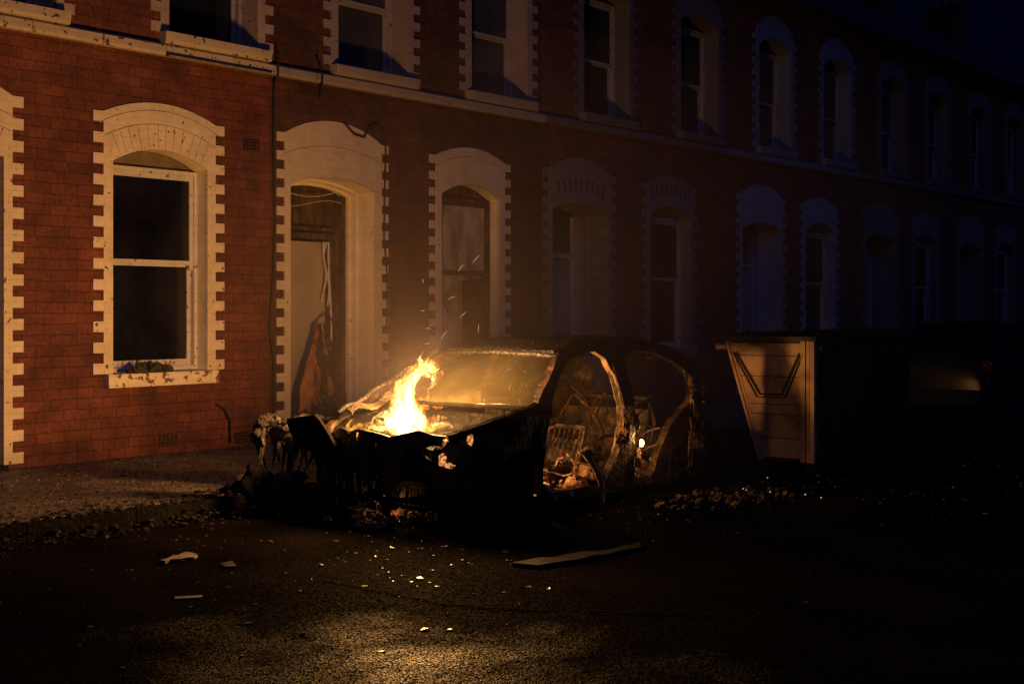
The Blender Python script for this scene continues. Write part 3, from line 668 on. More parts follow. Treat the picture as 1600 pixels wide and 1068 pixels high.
far_front = rim2([(1.12, .86), (1.30, 1.04), (1.56, 1.22), (1.9, 1.28), (2.16, 1.29), (2.22, 1.2), (2.2, .90), (2.1, .85)])
far_rear = rim2([(2.34, .88), (2.38, 1.22), (2.6, 1.28), (2.95, 1.26), (3.2, 1.17), (3.4, 1.0), (3.3, .92), (2.7, .87)])
def body_side(sgn, holes, mat, th=.075):
    def f(x, z): 
        y = sgn * halfw(x, z); n = noise.noise_vector(Vector((x * 5, sgn * 3, z * 5))) * .014; return (x + n.x * .6, y + n.y, z + n.z * .6)
    def g(x, z):
        x3, y3, z3 = f(x, z); return (x3, y3 - sgn * th, z3)
    return MB().plate(side_outline(), holes, f, g, .075).build('body_side', mat, car)
body_side(-1, [near_front, near_rear] + [rim2([(x + r * 1.1 * math.cos(t * 1.05 + x), z + r * 1.7 * math.sin(t * 1.05 + x) * (1 + .3 * math.sin(t * 9 + z * 7))) for t in range(6)], .03) for x, z, r in ((3.60, .86, .07), (3.66, .66, .055), (3.57, .58, .05), (3.52, .74, .045), (3.70, .45, .05), (3.62, 1.02, .04), (3.45, .80, .03))], 'burnt')
body_side(1, [far_front, far_rear], 'burnt')
# roof skin, header rail, tailgate
def roof(u, v):
    x = 1.47 + u * 2.02; s = v * 2 - 1; z = topz(x); hw = halfw(x, z) + .004
    k = (1 - s ** 2); dz = .035 * k + .01 * noise.noise(Vector((x * 3, s * 3, 0))) * k - .03 * k * math.exp(-((x - 2.4) / .35) ** 2)
    return (x - .06 * k * (1 - u), s * hw, z + .006 + dz)
MB().grid(26, 18, roof, (0, 0, -.035)).build('roof', 'burnt_dark', car, True)
def tailg(u, v):
    s = v * 2 - 1; x, z = [(3.49, 1.205), (3.62, 1.13), (3.74, 1.0), (3.83, .8), (3.86, .55), (3.85, .35)][min(5, int(u * 5 + .5))]
    return (x + .03 * (1 - s * s), s * (halfw(min(x, 3.7), z) - .01), z)
t = MB().plate(seg_sample([(.74, .0), (1, 0), (1, 1), (.72, 1), (.80, .7), (.70, .5), (.78, .3)], .05), [],
               lambda u, v: (3.50 + .36 * math.sin(u * 1.57), (v * 2 - 1) * .62, 1.2 - .85 * u ** 1.2),
               lambda u, v: (3.46 + .36 * math.sin(u * 1.57), (v * 2 - 1) * .62, 1.18 - .85 * u ** 1.2), .08)
t.build('tailgate', 'burnt_dark', car)
# windscreen: sooty, crazed glass still in its frame
def wsm():
    m = bpy.data.materials.new('smoked_windscreen'); m.use_nodes = True; nt = m.node_tree; nt.nodes.clear(); L = nt.links.new
    tc = node(nt, 'ShaderNodeTexCoord'); n = node(nt, 'ShaderNodeTexNoise'); n.inputs['Scale'].default_value = 3; n.inputs['Detail'].default_value = 8; L(tc.outputs['Object'], n.inputs['Vector'])
    r = node(nt, 'ShaderNodeValToRGB'); e = r.color_ramp.elements; e[0].position = .3; e[1].position = .75; e[0].color = (.055, .05, .032, 1); e[1].color = (.12, .11, .07, 1); L(n.outputs['Fac'], r.inputs[0])
    d = node(nt, 'ShaderNodeBsdfDiffuse'); L(r.outputs[0], d.inputs[0])
    t_ = node(nt, 'ShaderNodeBsdfTransparent'); t_.inputs[0].default_value = (.93, .90, .84, 1)
    g = node(nt, 'ShaderNodeBsdfGlossy'); g.inputs['Roughness'].default_value = .12; g.inputs[0].default_value = (.8, .8, .8, 1)
    mx = node(nt, 'ShaderNodeMixShader'); mx.inputs[0].default_value = .84; L(d.outputs[0], mx.inputs[1]); L(t_.outputs[0], mx.inputs[2])
    m2 = node(nt, 'ShaderNodeMixShader'); m2.inputs[0].default_value = .012; L(mx.outputs[0], m2.inputs[1]); L(g.outputs[0], m2.inputs[2])
    o = node(nt, 'ShaderNodeOutputMaterial'); L(m2.outputs[0], o.inputs[0]); return m
def ws(u, v):
    s = v * 2 - 1; x = .93 + u * .56; z = .865 + u * .415; hw = halfw(1.2, .86 + u * .42) - .055
    return (x - .05 * (1 - s * s), s * hw, z)
MB().grid(10, 16, ws, (.005, 0, -.003)).build('windscreen', wsm(), car, True)
MB().tube([ws(0, k / 14) for k in range(15)], .018, 8).jitter(.01, 6).build('cowl', 'soot', car)
MB().tube([(p[0] + .02, p[1], p[2] + .012) for p in (ws(1, k / 14) for k in range(15))], .026, 8).build('windscreen_frame', 'burnt_dark', car)
MB().tube([(.06 + k * .08, -(halfw(.06 + k * .08, .8) - .035), topz(.06 + k * .08) + .004) for k in range(12)], .047, 8).jitter(.012, 6).build('wing_edge_cover', 'soot', car)  # added dark tube covering the firelit top edge of the near wing
# bonnet: warped, far edge lifted
def bonnet(u, v):
    x = .10 + u * .83; s = v * 2 - 1; hw = halfw(x, .7) - .03
    z = .60 + u * .13 + .03 * (1 - s * s) + .07 * max(0, s) ** 2
    if s > 0: z += .22 * max(0, u - .25) ** 1.1 * s ** 1.6
    z -= .03 * math.exp(-(((x - .42) / .18) ** 2 + ((s - .05) / .32) ** 2))
    z += .035 * noise.fractal(Vector((x * 6, s * 4, 2)), 1, 2, 4) - .035 * math.exp(-((x - .1) / .1) ** 2)
    return (x, s * hw, z)
MB().grid(34, 44, bonnet, (0, 0, -.015)).build('bonnet', 'soot', car)
# front end
fo = seg_sample([(-.72, .16), (.72, .16), (.77, .45), (.70, .66), (.50, .70), (.36, .685), (.22, .72), (.05, .69), (-.1, .665), (-.22, .69), (-.38, .72), (-.52, .70), (-.70, .69), (-.77, .45)], .05)
fh = [rim2([(-.70, .46), (-.72, .56), (-.58, .63), (-.42, .60), (-.46, .50)], .04), rim2([(.70, .46), (.72, .56), (.58, .63), (.42, .60), (.46, .50)], .04),
      rim2([(-.45, .20), (-.5, .36), (.5, .36), (.45, .20)], .05)]
def ff(y, z): 
    n = noise.noise_vector(Vector((2, y * 5, z * 6))) * .03
    return (.0 + .26 * abs(y / .8) ** 3.2 + .05 * abs(z - .4) + n.x, y + n.y * .3, z + n.z * .4)
MB().plate(fo, fh, ff, lambda y, z: (ff(y, z)[0] + .03, y, z), .055).build('front_panel', 'burnt_dark', car)
MB().box(.10, .18, -.62, .62, .36, .47).box(.20, .24, -.35, .35, .12, .62).jitter(.02, 5, 4).build('bumper_beam', 'soot', car)
for k in (-1,):
    pass
e = MB().lump((.52, .05, .38), .24, 2, .45, 2.4, 4, (1, 1.35, .95)).box(.35, .7, -.3, .45, .25, .44)
for k in range(4): e.tube([(.42, -.2 + k * .12, .5), (.36, -.2 + k * .12, .60), (.5, -.18 + k * .12, .64)], .02, 6)
e.jitter(.02, 8, 5).build('engine', 'rust', car)
MB().box(.94, .97, -.79, .70, .10, .34).box(.94, .97, -.79, .70, .58, .80).box(.94, .97, .25, .70, .34, .58).box(.94, .97, -.79, -.5, .34, .58).jitter(.015, 5).build('bulkhead', 'soot', car)
MB().box(1.0, 3.7, -.76, .76, .085, .12).box(.95, 3.3, -.80, -.70, .085, .17).box(.95, 3.3, .70, .80, .085, .2).jitter(.012, 6).build('floor_pan', 'burnt_dark', car)
MB().tube([(1.12, -.7 + k * .1, .74 + .02 * math.sin(k)) for k in range(15)], .04, 8).tube([(1.15, -.3, .74), (1.3, -.28, .6), (1.2, -.3, .3)], .025, 6).tube([(1.05, .3, .7), (1.2, .3, .4), (1.2, .3, .12)], .03, 6).build('dashboard_beam', 'soot', car)
MB().tube([(1.36 + .06 * math.sin(a * .3927), -.33 + .17 * math.cos(a * .3927), .80 + .16 * math.sin(a * .3927)) for a in range(17)], .014, 6, False).tube([(1.15, -.33, .70), (1.36, -.33, .80)], .018, 6).tube([(1.36, -.49, .80), (1.36, -.17, .80)], .01, 6).build('steering_wheel', 'soot', car)
def seat(cx, cy, w2, hb):
    s = MB()
    s.tube([(cx + .45, cy - w2, .30), (cx, cy - w2, .30), (cx, cy + w2, .30), (cx + .45, cy + w2, .30), (cx + .45, cy - w2, .30)], .018, 6)
    s.tube([(cx + .45, cy - w2, .30), (cx + .55, cy - w2, .6), (cx + .62, cy - w2 * .8, hb), (cx + .62, cy + w2 * .8, hb), (cx + .55, cy + w2, .6), (cx + .45, cy + w2, .30)], .02, 6)
    for k in range(7):
        y = cy - w2 + (k + .5) * 2 * w2 / 7
        s.tube([(cx + .45 + q * .02 + .012 * (q % 2), y + .01 * (q % 2), .30 + q * (hb - .32) / 8) for q in range(9)], .008, 4)
        s.tube([(cx + q * .05, y, .31 + .015 * (q % 2)) for q in range(10)], .008, 4)
    s.box(cx + .05, cx + .4, cy - w2 * .9, cy - w2 * .75, .12, .29).box(cx + .05, cx + .4, cy + w2 * .75, cy + w2 * .9, .12, .29)
    s.grid(8, 8, lambda u, v: (cx + .47 + u * .12 + .02 * noise.noise(Vector((u * 5, v * 5, cy))), cy - w2 * .85 + v * w2 * 1.7, .32 + u * (hb - .42)), (.02, 0, 0))
    return s.jitter(.012, 7, cx).build('seat', 'burnt', car)
seat(1.40, .36, .22, .84); seat(1.46, -.34, .20, .62); seat(2.55, .0, .55, .82)
rb = MB()
for k in range(34):
    rb.lump((rnd.uniform(1.05, 1.95), rnd.uniform(-.70, .2), rnd.uniform(.12, .26)), rnd.uniform(.04, .13), k, .6, 2.2, 2, (1, 1, .8))
for k in range(46):
    p = Vector((rnd.uniform(1.05, 1.95), rnd.uniform(-.74, .1), rnd.uniform(.14, .34))); d = Vector((rnd.uniform(-1, 1), rnd.uniform(-1, 1), rnd.uniform(-.1, .9))).normalized() * rnd.uniform(.08, .28)
    rb.tube([p, p + d * .5 + Vector((0, 0, rnd.uniform(-.03, .05))), p + d], rnd.uniform(.005, .013), 5)
tag(rb.build('cabin_wreckage', 'rust', car), kind='stuff')
r2 = MB()
for k in range(26):
    r2.lump((rnd.uniform(2.4, 3.5), rnd.uniform(-.66, .6), rnd.uniform(.12, .45)), rnd.uniform(.06, .17), k + 50, .7, 2.2, 2, (1, 1, .9))
for k in range(40):
    p = Vector((rnd.uniform(2.4, 3.45), rnd.uniform(-.74, .5), rnd.uniform(.2, .7))); d = Vector((rnd.uniform(-1, 1), rnd.uniform(-1, 1), rnd.uniform(-.5, .9))).normalized() * rnd.uniform(.1, .4)
    r2.tube([p, p + d * .5 + Vector((0, 0, rnd.uniform(-.03, .05))), p + d], rnd.uniform(.005, .016), 5)
tag(r2.build('boot_wreckage', 'burnt', car), kind='stuff')
PL = [(1.98, .17), (2.10, .32), (2.17, .5), (2.20, .7), (2.21, .9), (2.24, 1.08), (2.20, 1.22), (2.08, 1.30), (1.88, 1.30)]
MB().grid(24, 3, lambda u, v: (lambda q, k: (PL[k][0] + (PL[k + 1][0] - PL[k][0]) * q - .035 + (v - .5) * .03, -(halfw(2.1, PL[k][1] + (PL[k + 1][1] - PL[k][1]) * q) - .012 - v * .085) + .008 * math.sin(u * 30), PL[k][1] + (PL[k + 1][1] - PL[k][1]) * q))(*(lambda t: (t - min(7, int(t)), min(7, int(t))))(u * 8)), (.02, 0, 0)).jitter(.01, 12).build('door_pillar', 'pillar', car, True)
# ragged strips along belt line and rear quarter
tr = MB()
for k in range(60):
    x_ = rnd.uniform(2.36, 3.78); z_ = rnd.uniform(.25, .98) if x_ > 3.2 else rnd.uniform(.86, .95); sg = -1 if x_ > 3.2 else 1
    p = Vector((x_, sg * (halfw(x_, z_) + .004), z_)); tr.tube([p, p + Vector((rnd.uniform(-.04, .04), sg * .01, rnd.uniform(-.02, -.1))), p + Vector((rnd.uniform(-.07, .07), sg * .02, rnd.uniform(-.08, -.22)))], [.012, .009, .004], 5)
for k in range(26):
    x_ = rnd.uniform(1.2, 2.2); p = Vector((x_, halfw(x_, .8) - .09, rnd.uniform(.78, .86))); tr.lump(p, rnd.uniform(.02, .05), k, .6, 2, 2)
tag(tr.build('burnt_trim', 'rust', car), kind='stuff')
# melted strip hanging out of the front door opening
MB().grid(3, 16, lambda u, v: (1.58 + v * .24 + (u - .5) * .07 + .05 * math.sin(v * 3), -.86 - .04 * math.sin(v * 3) + .03 * abs(u - .5), .46 - v * .46 + .02 * (u > .5)), (0, .012, 0)).tube([(1.54, -.82, .46), (1.60, -.86, .50), (1.68, -.86, .44)], .018, 6).build('hanging_trim_strip', 'rust', car)
MB().lump((2.17, -.85, .62), .075, 4, .8, 3, 3, (.8, .5, 1.3)).lump((2.13, -.85, .52), .06, 6, .8, 3, 3, (1.2, .5, 1)).lump((2.36, -.85, .66), .04, 8, .8, 3, 3, (.7, .5, 1.6)).lump((2.37, -.85, .36), .04, 9, .8, 3, 3, (.8, .5, 2)).build('door_latch', 'rust', car)
a_ = MB()
for k in range(150):
    x_, y_, z_ = rnd.uniform(2.4, 3.5), rnd.uniform(-.80, -.55), rnd.uniform(.12, .9)
    if z_ > .34: continue
    a_.lump((x_, y_, z_), rnd.uniform(.008, .028), k + 200, .9, 3, 2, (1, .6, 1.5))
for k in range(50): a_.lump((rnd.uniform(1.1, 2.0), rnd.uniform(-.80, -.3), rnd.uniform(.12, .28)), rnd.uniform(.01, .035), k + 300, .9, 3, 2)
tag(a_.build('ash_clumps', 'pillar', car), kind='stuff')
# charred scraps hanging off the nose and the rear quarter
sc_ = MB()
for k in range(42):
    y_ = rnd.uniform(-.78, .86); z_ = rnd.choice((.66, .62, .36, .30, .20)) + rnd.uniform(-.03, .03); x_ = .26 * abs(y_ / .8) ** 3.2 - .035
    L_ = rnd.uniform(.05, .20); w_ = rnd.uniform(.008, .022); dy = rnd.uniform(-.05, .05)
    sc_.tube([(x_, y_, z_), (x_ - .02, y_ + dy * .5, z_ - L_ * .5), (x_ - .01, y_ + dy, max(.03, z_ - L_))], [w_, w_ * .8, w_ * .3], 5, True, .4)
for k in range(60):
    x_ = rnd.uniform(3.28, 3.8); z_ = rnd.uniform(.3, 1.12) if x_ < 3.6 else rnd.uniform(.3, .95)
    p = Vector((x_, -(halfw(x_, z_) + .006), z_)); L_ = rnd.uniform(.06, .22)
    sc_.tube([p, p + Vector((rnd.uniform(-.05, .05), -.025, -L_ * .5)), p + Vector((rnd.uniform(-.08, .08), -.02, -L_))], [rnd.uniform(.012, .03), .012, .004], 5, True, .45)
tag(sc_.jitter(.012, 9, 8).build('hanging_scraps', 'ash', car), kind='stuff')
# wheels: bare rims sunk to the road with tyre wire and ash
def wheel(cx, cy):
    s = 1 if cy > 0 else -1
    w_ = MB().tube([(cx, cy - .09 * s, .205), (cx, cy - .085 * s, .205), (cx, cy + .085 * s, .205), (cx, cy + .09 * s, .205)], [.17, .205, .205, .17], 24)
    for k in range(5):
        a = k * 1.2566; w_.tube([(cx, cy + .10 * s, .205), (cx + .15 * math.cos(a), cy + .105 * s, .205 + .15 * math.sin(a))], .028, 6)
    o = w_.build('wheel', 'soot', car)
    tt = MB()
    for k in range(14): tt.tube([(cx + (.21 + .012 * math.sin(a * 3 + k)) * math.cos(a * .3927), cy - .09 + k * .014, max(.01, .205 + (.21 + .01 * math.cos(a * 2 + k)) * math.sin(a * .3927))) for a in range(17)], .006, 4, False)
    tt.build('tyre_wire', 'burnt_dark', o)
for a in (FW, RW):
    for b in (-.72, .72): wheel(a, b)
# far front wing, buckled outward
MB().plate(seg_sample([(.93, .77), (.62, .81), (.50, .66), (.36, .45), (.53, .41), (.66, .52), (.86, .62)], .05), [], lambda y, z: (-.07 + .05 * math.sin(y * 6), y, z), lambda y, z: (-.03 + .05 * math.sin(y * 6), y, z), .06).jitter(.025, 7, 7).build('buckled_wing', 'soot', car)
def wingsheet(u, v):
    x = .34 + u * 1.12; zt = .80 + u * .44; zb = .70 + .16 * u
    return (x, .76 - .04 * u + .05 * v, zt - v * (zt - zb) + .012 * noise.noise(Vector((u * 14, v * 5, 2))))
MB().grid(30, 6, wingsheet, (0, .012, 0)).build('far_wing', 'burnt_dark', car)
MB().tube([(.30 + k * .1, .75 + .01 * math.sin(k * 2), .79 + k * .0393 + .012 * math.sin(k * 1.7)) for k in range(13)], [.024 + .008 * math.sin(k * 2.3) for k in range(13)], 7).build('bent_strut', 'burnt_dark', car)
for sg in (-1, 1):
    MB().plate(seg_sample([(.28, .12), (1.02, .12), (1.02, .80), (.60, .74), (.28, .66)], .08), [], lambda x, z: (x, sg * .56 + .01 * math.sin(x * 20), z), lambda x, z: (x, sg * .54 + .01 * math.sin(x * 20), z), .1).build('inner_wing', 'soot', car)
MB().grid(10, 3, lambda u, v: (.30 + u * .5, .60 + .05 * v, .78 + .10 * u + .03 * v + .03 * math.sin(u * 8)), (0, 0, .02)).jitter(.02, 7).build('bonnet_hinge', 'burnt', car)

# ------------------------------------------------------------------ flames
RV = Vector((.624, -.781, 0))                    # sideways along the bonnet as the fire leans
def fpt(px, py, back=0.0):                       # fire drawn in metres: sideways and height about its seat
    Z = 10.95 + back
    a = (px - 800) / 2140
    return Vector((Z * .781 + a * Z * .624, Z * .624 - a * Z * .781 - 11.74, 1.5 + (484 - py) / 2140 * Z))
def seat_pts(seq): return [tuple(round(c, 3) for c in fpt(*q)) for q in seq]
fire = empty('flames', (8.10, -4.22, .55), 'tall yellow-white flames curling up from the burnt car bonnet', 'fire')
def flame(pts, rad, m, sq=.8, seed=0, n=14, wob=.35):
    """one tongue: a tapering tube through pts"""
    P = [Vector(p) - Vector((8.10, -4.22, .55)) for p in pts]; Q, R = [], []
    for i in range(len(P) - 1):
        a, b = P[max(0, i - 1)], P[i]; c, d = P[i + 1], P[min(len(P) - 1, i + 2)]
        for k in range(5):
            t = k / 5
            Q.append(.5 * ((2 * b) + (c - a) * t + (2 * a - 5 * b + 4 * c - d) * t * t + (3 * b - a - 3 * c + d) * t ** 3)); R.append(rad[i] + (rad[i + 1] - rad[i]) * t)
    Q.append(P[-1]); R.append(rad[-1])
    R = [max(.002, r * (1 + wob * noise.noise(Vector((i * .45, seed, 0))))) for i, r in enumerate(R)]
    mb = MB().tube(Q, R, n, True, sq)
    return mb.jitter(.022, 11, seed).build('flame_tongue', m, fire, True)
FW_ = flame_mat('white_hot_flame', (1.0, .72, .32), 48, 30, .49, .58, .03)
FY = flame_mat('yellow_flame', (1.0, .60, .15), 50, 26, .46, .56, .03)
FO = flame_mat('orange_flame', (1.0, .33, .045), 30, 24, .48, .60, .0)
T = lambda seq, rad, m, sq, seed, **k: flame(seat_pts(seq), rad, m, sq, seed, **k)
T([(630, 676), (632, 655), (636, 634), (639, 612), (648, 594), (660, 582)], [.07, .11, .07, .04, .03, .012], FW_, .6, 1)
T([(652, 672), (656, 655), (650, 640), (640, 622)], [.06, .08, .05, .015], FW_, .6, 2)
T([(612, 672), (610, 658), (616, 644), (628, 632)], [.04, .06, .045, .01], FW_, .6, 15)
T([(612, 668), (604, 652), (610, 640), (622, 628)], [.05, .06, .04, .01], FY, .7, 3)
T([(640, 680), (634, 652), (632, 620), (640, 598), (656, 580), (670, 574), (678, 580), (679, 592), (672, 600)], [.10, .15, .09, .06, .055, .05, .035, .028, .005], FY, .7, 4)
T([(638, 600), (648, 588), (662, 583), (676, 590), (678, 602), (668, 606)], [.03, .04, .035, .03, .02, .004], FY, .6, 16)
T([(668, 672), (672, 660), (684, 652), (700, 654)], [.07, .06, .03, .008], FO, .8, 5)
T([(660, 676), (680, 668), (694, 662), (706, 660)], [.04, .035, .02, .004], FO, .7, 17)
T([(640, 682), (634, 650), (630, 616), (642, 590), (662, 572), (680, 574), (683, 590), (672, 604)], [.15, .18, .11, .08, .07, .055, .038, .008], FO, .8, 6)
T([(657, 580), (658, 568), (655, 560), (661, 547)], [.02, .038, .022, .003], FY, .6, 7)
T([(664, 576), (665, 566), (668, 556)], [.016, .022, .003], FY, .6, 8)
T([(650, 578), (649, 570), (652, 562)], [.012, .016, .002], FO, .6, 18)
T([(624, 624), (618, 610), (622, 600), (634, 592), (642, 588)], [.012, .018, .014, .010, .003], FY, .7, 9)
T([(606, 672), (590, 666), (575, 664), (560, 666), (548, 670)], [.05, .04, .03, .025, .008], FO, .7, 10)
T([(600, 668), (584, 668), (566, 672), (552, 676)], [.03, .028, .02, .008], FY, .6, 19)
T([(600, 664), (586, 655), (598, 640), (612, 632)], [.022, .013, .010, .003], FY, .8, 11)
T([(572, 664), (572, 653), (588, 642), (606, 632)], [.015, .012, .010, .003], FO, .8, 12)
T([(580, 662), (584, 652), (600, 646), (610, 640)], [.012, .010, .010, .003], FY, .8, 20)
T([(676, 668), (688, 660), (700, 662), (708, 668)], [.02, .022, .016, .004], FY, .7, 31)
T([(646, 640), (662, 632), (670, 618), (664, 606)], [.02, .018, .014, .003], FO, .7, 32)
T([(620, 640), (612, 626), (620, 612), (628, 600)], [.02, .02, .014, .003], FO, .7, 33)
T([(590, 676), (600, 668), (612, 676), (622, 684)], [.02, .03, .025, .006], FY, .7, 34)
T([(548, 676), (541, 668), (546, 660), (554, 655)], [.025, .028, .016, .004], FO, .8, 13)
T([(612, 676), (630, 682), (652, 678), (668, 680)], [.04, .05, .04, .015], FW_, .6, 14)

# glowing bits
def W(px, py, y):
    a = (px - 800) / 2140; t = (11.74 + y) / (.624 - .781 * a); return Vector((t * (.781 + .624 * a), y, 1.5 + (484 - py) / 2140 * t))
def ember(loc, r, label, m='ember', sq=(1, 1, 1), seed=1):
    return tag(MB().lump(loc, r, seed, .5, 2.5, 3, sq).build('ember', m), label, 'ember', 'glowing embers in the wreck')
ember((CX + 2.36, CY - .90, RZ + .49), .029, 'white-hot ember beside the middle door pillar of the burnt car', 'emberhot', (.8, .6, 1.1), 2)
ember(W(691, 718, -4.97), .042, 'orange ember glowing in the near headlight socket', 'ember', (.5, .8, 1.1), 3)
ember(W(702, 727, -5.0), .03, 'small pale ember at the lower corner of the headlight socket', 'ember', (.5, 1.6, .6), 4)
ember(W(735, 687, -5.055), .032, 'small orange ember on the near front wing edge', 'ember', (.8, .6, 1.2), 5)

for k, (px_, py_) in enumerate(((1161, 763), (1166, 765), (1203, 768), (1199, 746), (1258, 772), (1283, 777), (1172, 768))):
    Zg = 2140 * 1.645 / (py_ - 484); ag = (px_ - 800) / 2140 * Zg
    tag(MB().lump((Zg * .781 + ag * .624, Zg * .624 - ag * .781 - 11.74, RZ + .006), .007, k, .4, 2, 1).build('glowing_crumb', 'crumb'), 'tiny glowing crumb on the dark road in front of the firelit container', 'ember', 'crumbs glowing on the road by the container')
# sparks in the air by the scorched window and windscreen
SP = [((738, 411), (750, 398), -1.4, 'spark streak in front of the scorched window, the steepest and highest'), ((716, 424), (724, 413), -1.5, 'faint curved spark just left of the highest spark streak'),
      ((700, 468), (712, 463), -1.6, 'short spark streak by the left jamb of the scorched window'), ((718, 497), (729, 487), -1.7, 'slanting spark in the lower middle of the scorched window'),
      ((689, 530), (698, 517), -2.0, 'spark rising at the lower left of the scorched window'), ((664, 513), (673, 514), -2.0, 'level spark over brick left of the scorched window'),
      ((663, 538), (672, 537), -2.4, 'tiny level spark just above the flame tip'), ((747, 520), (748, 506), -1.8, 'upright spark close above the car roof edge'),
      ((789, 581), (801, 575), -4.9, 'spark streak in front of the middle of the windscreen'), ((733, 596), (738, 593), -4.9, 'short spark low in front of the windscreen'),
      ((661, 436), (661, 442), -2.0, 'tiny upright spark over the brick beside the scorched window'), ((657, 486), (664, 486), -2.0, 'dim level spark over brick, lowest but two left of the window')]
for a, b, y, lab in SP:
    p, q = W(*a, y), W(*b, y); mid = (p + q) / 2 + Vector((0, 0, .008))
    tag(MB().tube([p, mid, q], [.002, .005, .0015], 5).build('spark', 'spark'), lab, 'spark', 'sparks flying from the fire')

# ------------------------------------------------------------------ melted heap at the kerb, left of the car
hp = MB()
base = Vector((8.02, -2.95, RZ + .12))
def hl(a, b, z): return base + Vector((.55 * a * .62 + b * .3, -.55 * a * .78 + b * .3, z))
for k in range(30):
    a = rnd.uniform(-.62, .55); hp.lump(hl(a, rnd.uniform(-.3, .3), .52 + rnd.uniform(-.09, .08)), rnd.uniform(.03, .075), k, .8, 2.4, 2, (1.1, 1.1, .8))
for k in range(46):
    a = rnd.uniform(-.62, .5); z0 = .5 + rnd.uniform(-.06, .06); z1 = rnd.uniform(.02, .4); b = rnd.uniform(-.3, .3)
    hp.tube([hl(a, b, z0), hl(a + rnd.uniform(-.08, .08), b, (z0 + z1) / 2), hl(a + rnd.uniform(-.12, .12), b, z1)], [rnd.uniform(.015, .035), rnd.uniform(.012, .03), .006], 6, True, .5)
for k in range(22):
    a = rnd.uniform(-.7, .9); hp.lump(hl(a, rnd.uniform(-.3, .4), rnd.uniform(0, .12)), rnd.uniform(.05, .12), k + 80, .7, 2.4, 2, (1.2, 1.2, .7))
hp.tube([hl(.2, 0, .55), hl(.6, .0, .60), hl(1.05, -.1, .60), hl(1.5, -.2, .66)], [.03, .022, .03, .02], 7)
tag(hp.jitter(.02, 10, 2).build('melted_heap', 'ash'), 'melted drooping plastic heap standing on the kerb left of the burnt car', 'charred debris')
h2 = MB()
for k in range(9): h2.lump((7.42 + rnd.uniform(-.09, .09), -2.98 + rnd.uniform(-.1, .1), RZ + .14 + rnd.uniform(-.05, .10)), rnd.uniform(.06, .10), k + 9, .7, 2.6, 3)
h2.tube([(7.44, -2.98, RZ + .2), (7.48, -3.0, RZ + .33), (7.45, -3.02, RZ + .36)], .035, 6)
tag(h2.jitter(.02, 9).build('charred_lump', 'soot', None, True), 'small black charred lump at the far left of the melted heap', 'charred debris')
h3 = MB()
for k in range(40): h3.lump((CX - .05 + rnd.uniform(-.3, .5), CY + rnd.uniform(-.35, .3), RZ + rnd.uniform(.0, .06)), rnd.uniform(.015, .05), k, .7, 2.2, 2)
for k in range(24):
    p = Vector((CX + rnd.uniform(-.2, .4), CY + rnd.uniform(-.35, .3), RZ + rnd.uniform(.02, .18))); h3.tube([p, p + Vector((rnd.uniform(-.15, .15), rnd.uniform(-.15, .15), rnd.uniform(-.1, .1)))], .006, 4)
tag(h3.build('engine_debris', 'rust'), 'rusty burnt wreckage spilled under the front bumper of the car', 'charred debris')
h4 = MB()
for k in range(90): h4.lump((10.5 + rnd.gauss(0, .45), -5.75 + rnd.gauss(0, .2), RZ + rnd.uniform(.0, .05)), rnd.uniform(.008, .045), k + 30, .8, 2.4, 2, (1.2, 1, .8))
tag(h4.build('rubble_heap', 'burnt'), 'low heap of burnt rubble on the road beside the car rear wheel', 'charred debris', kind='stuff')

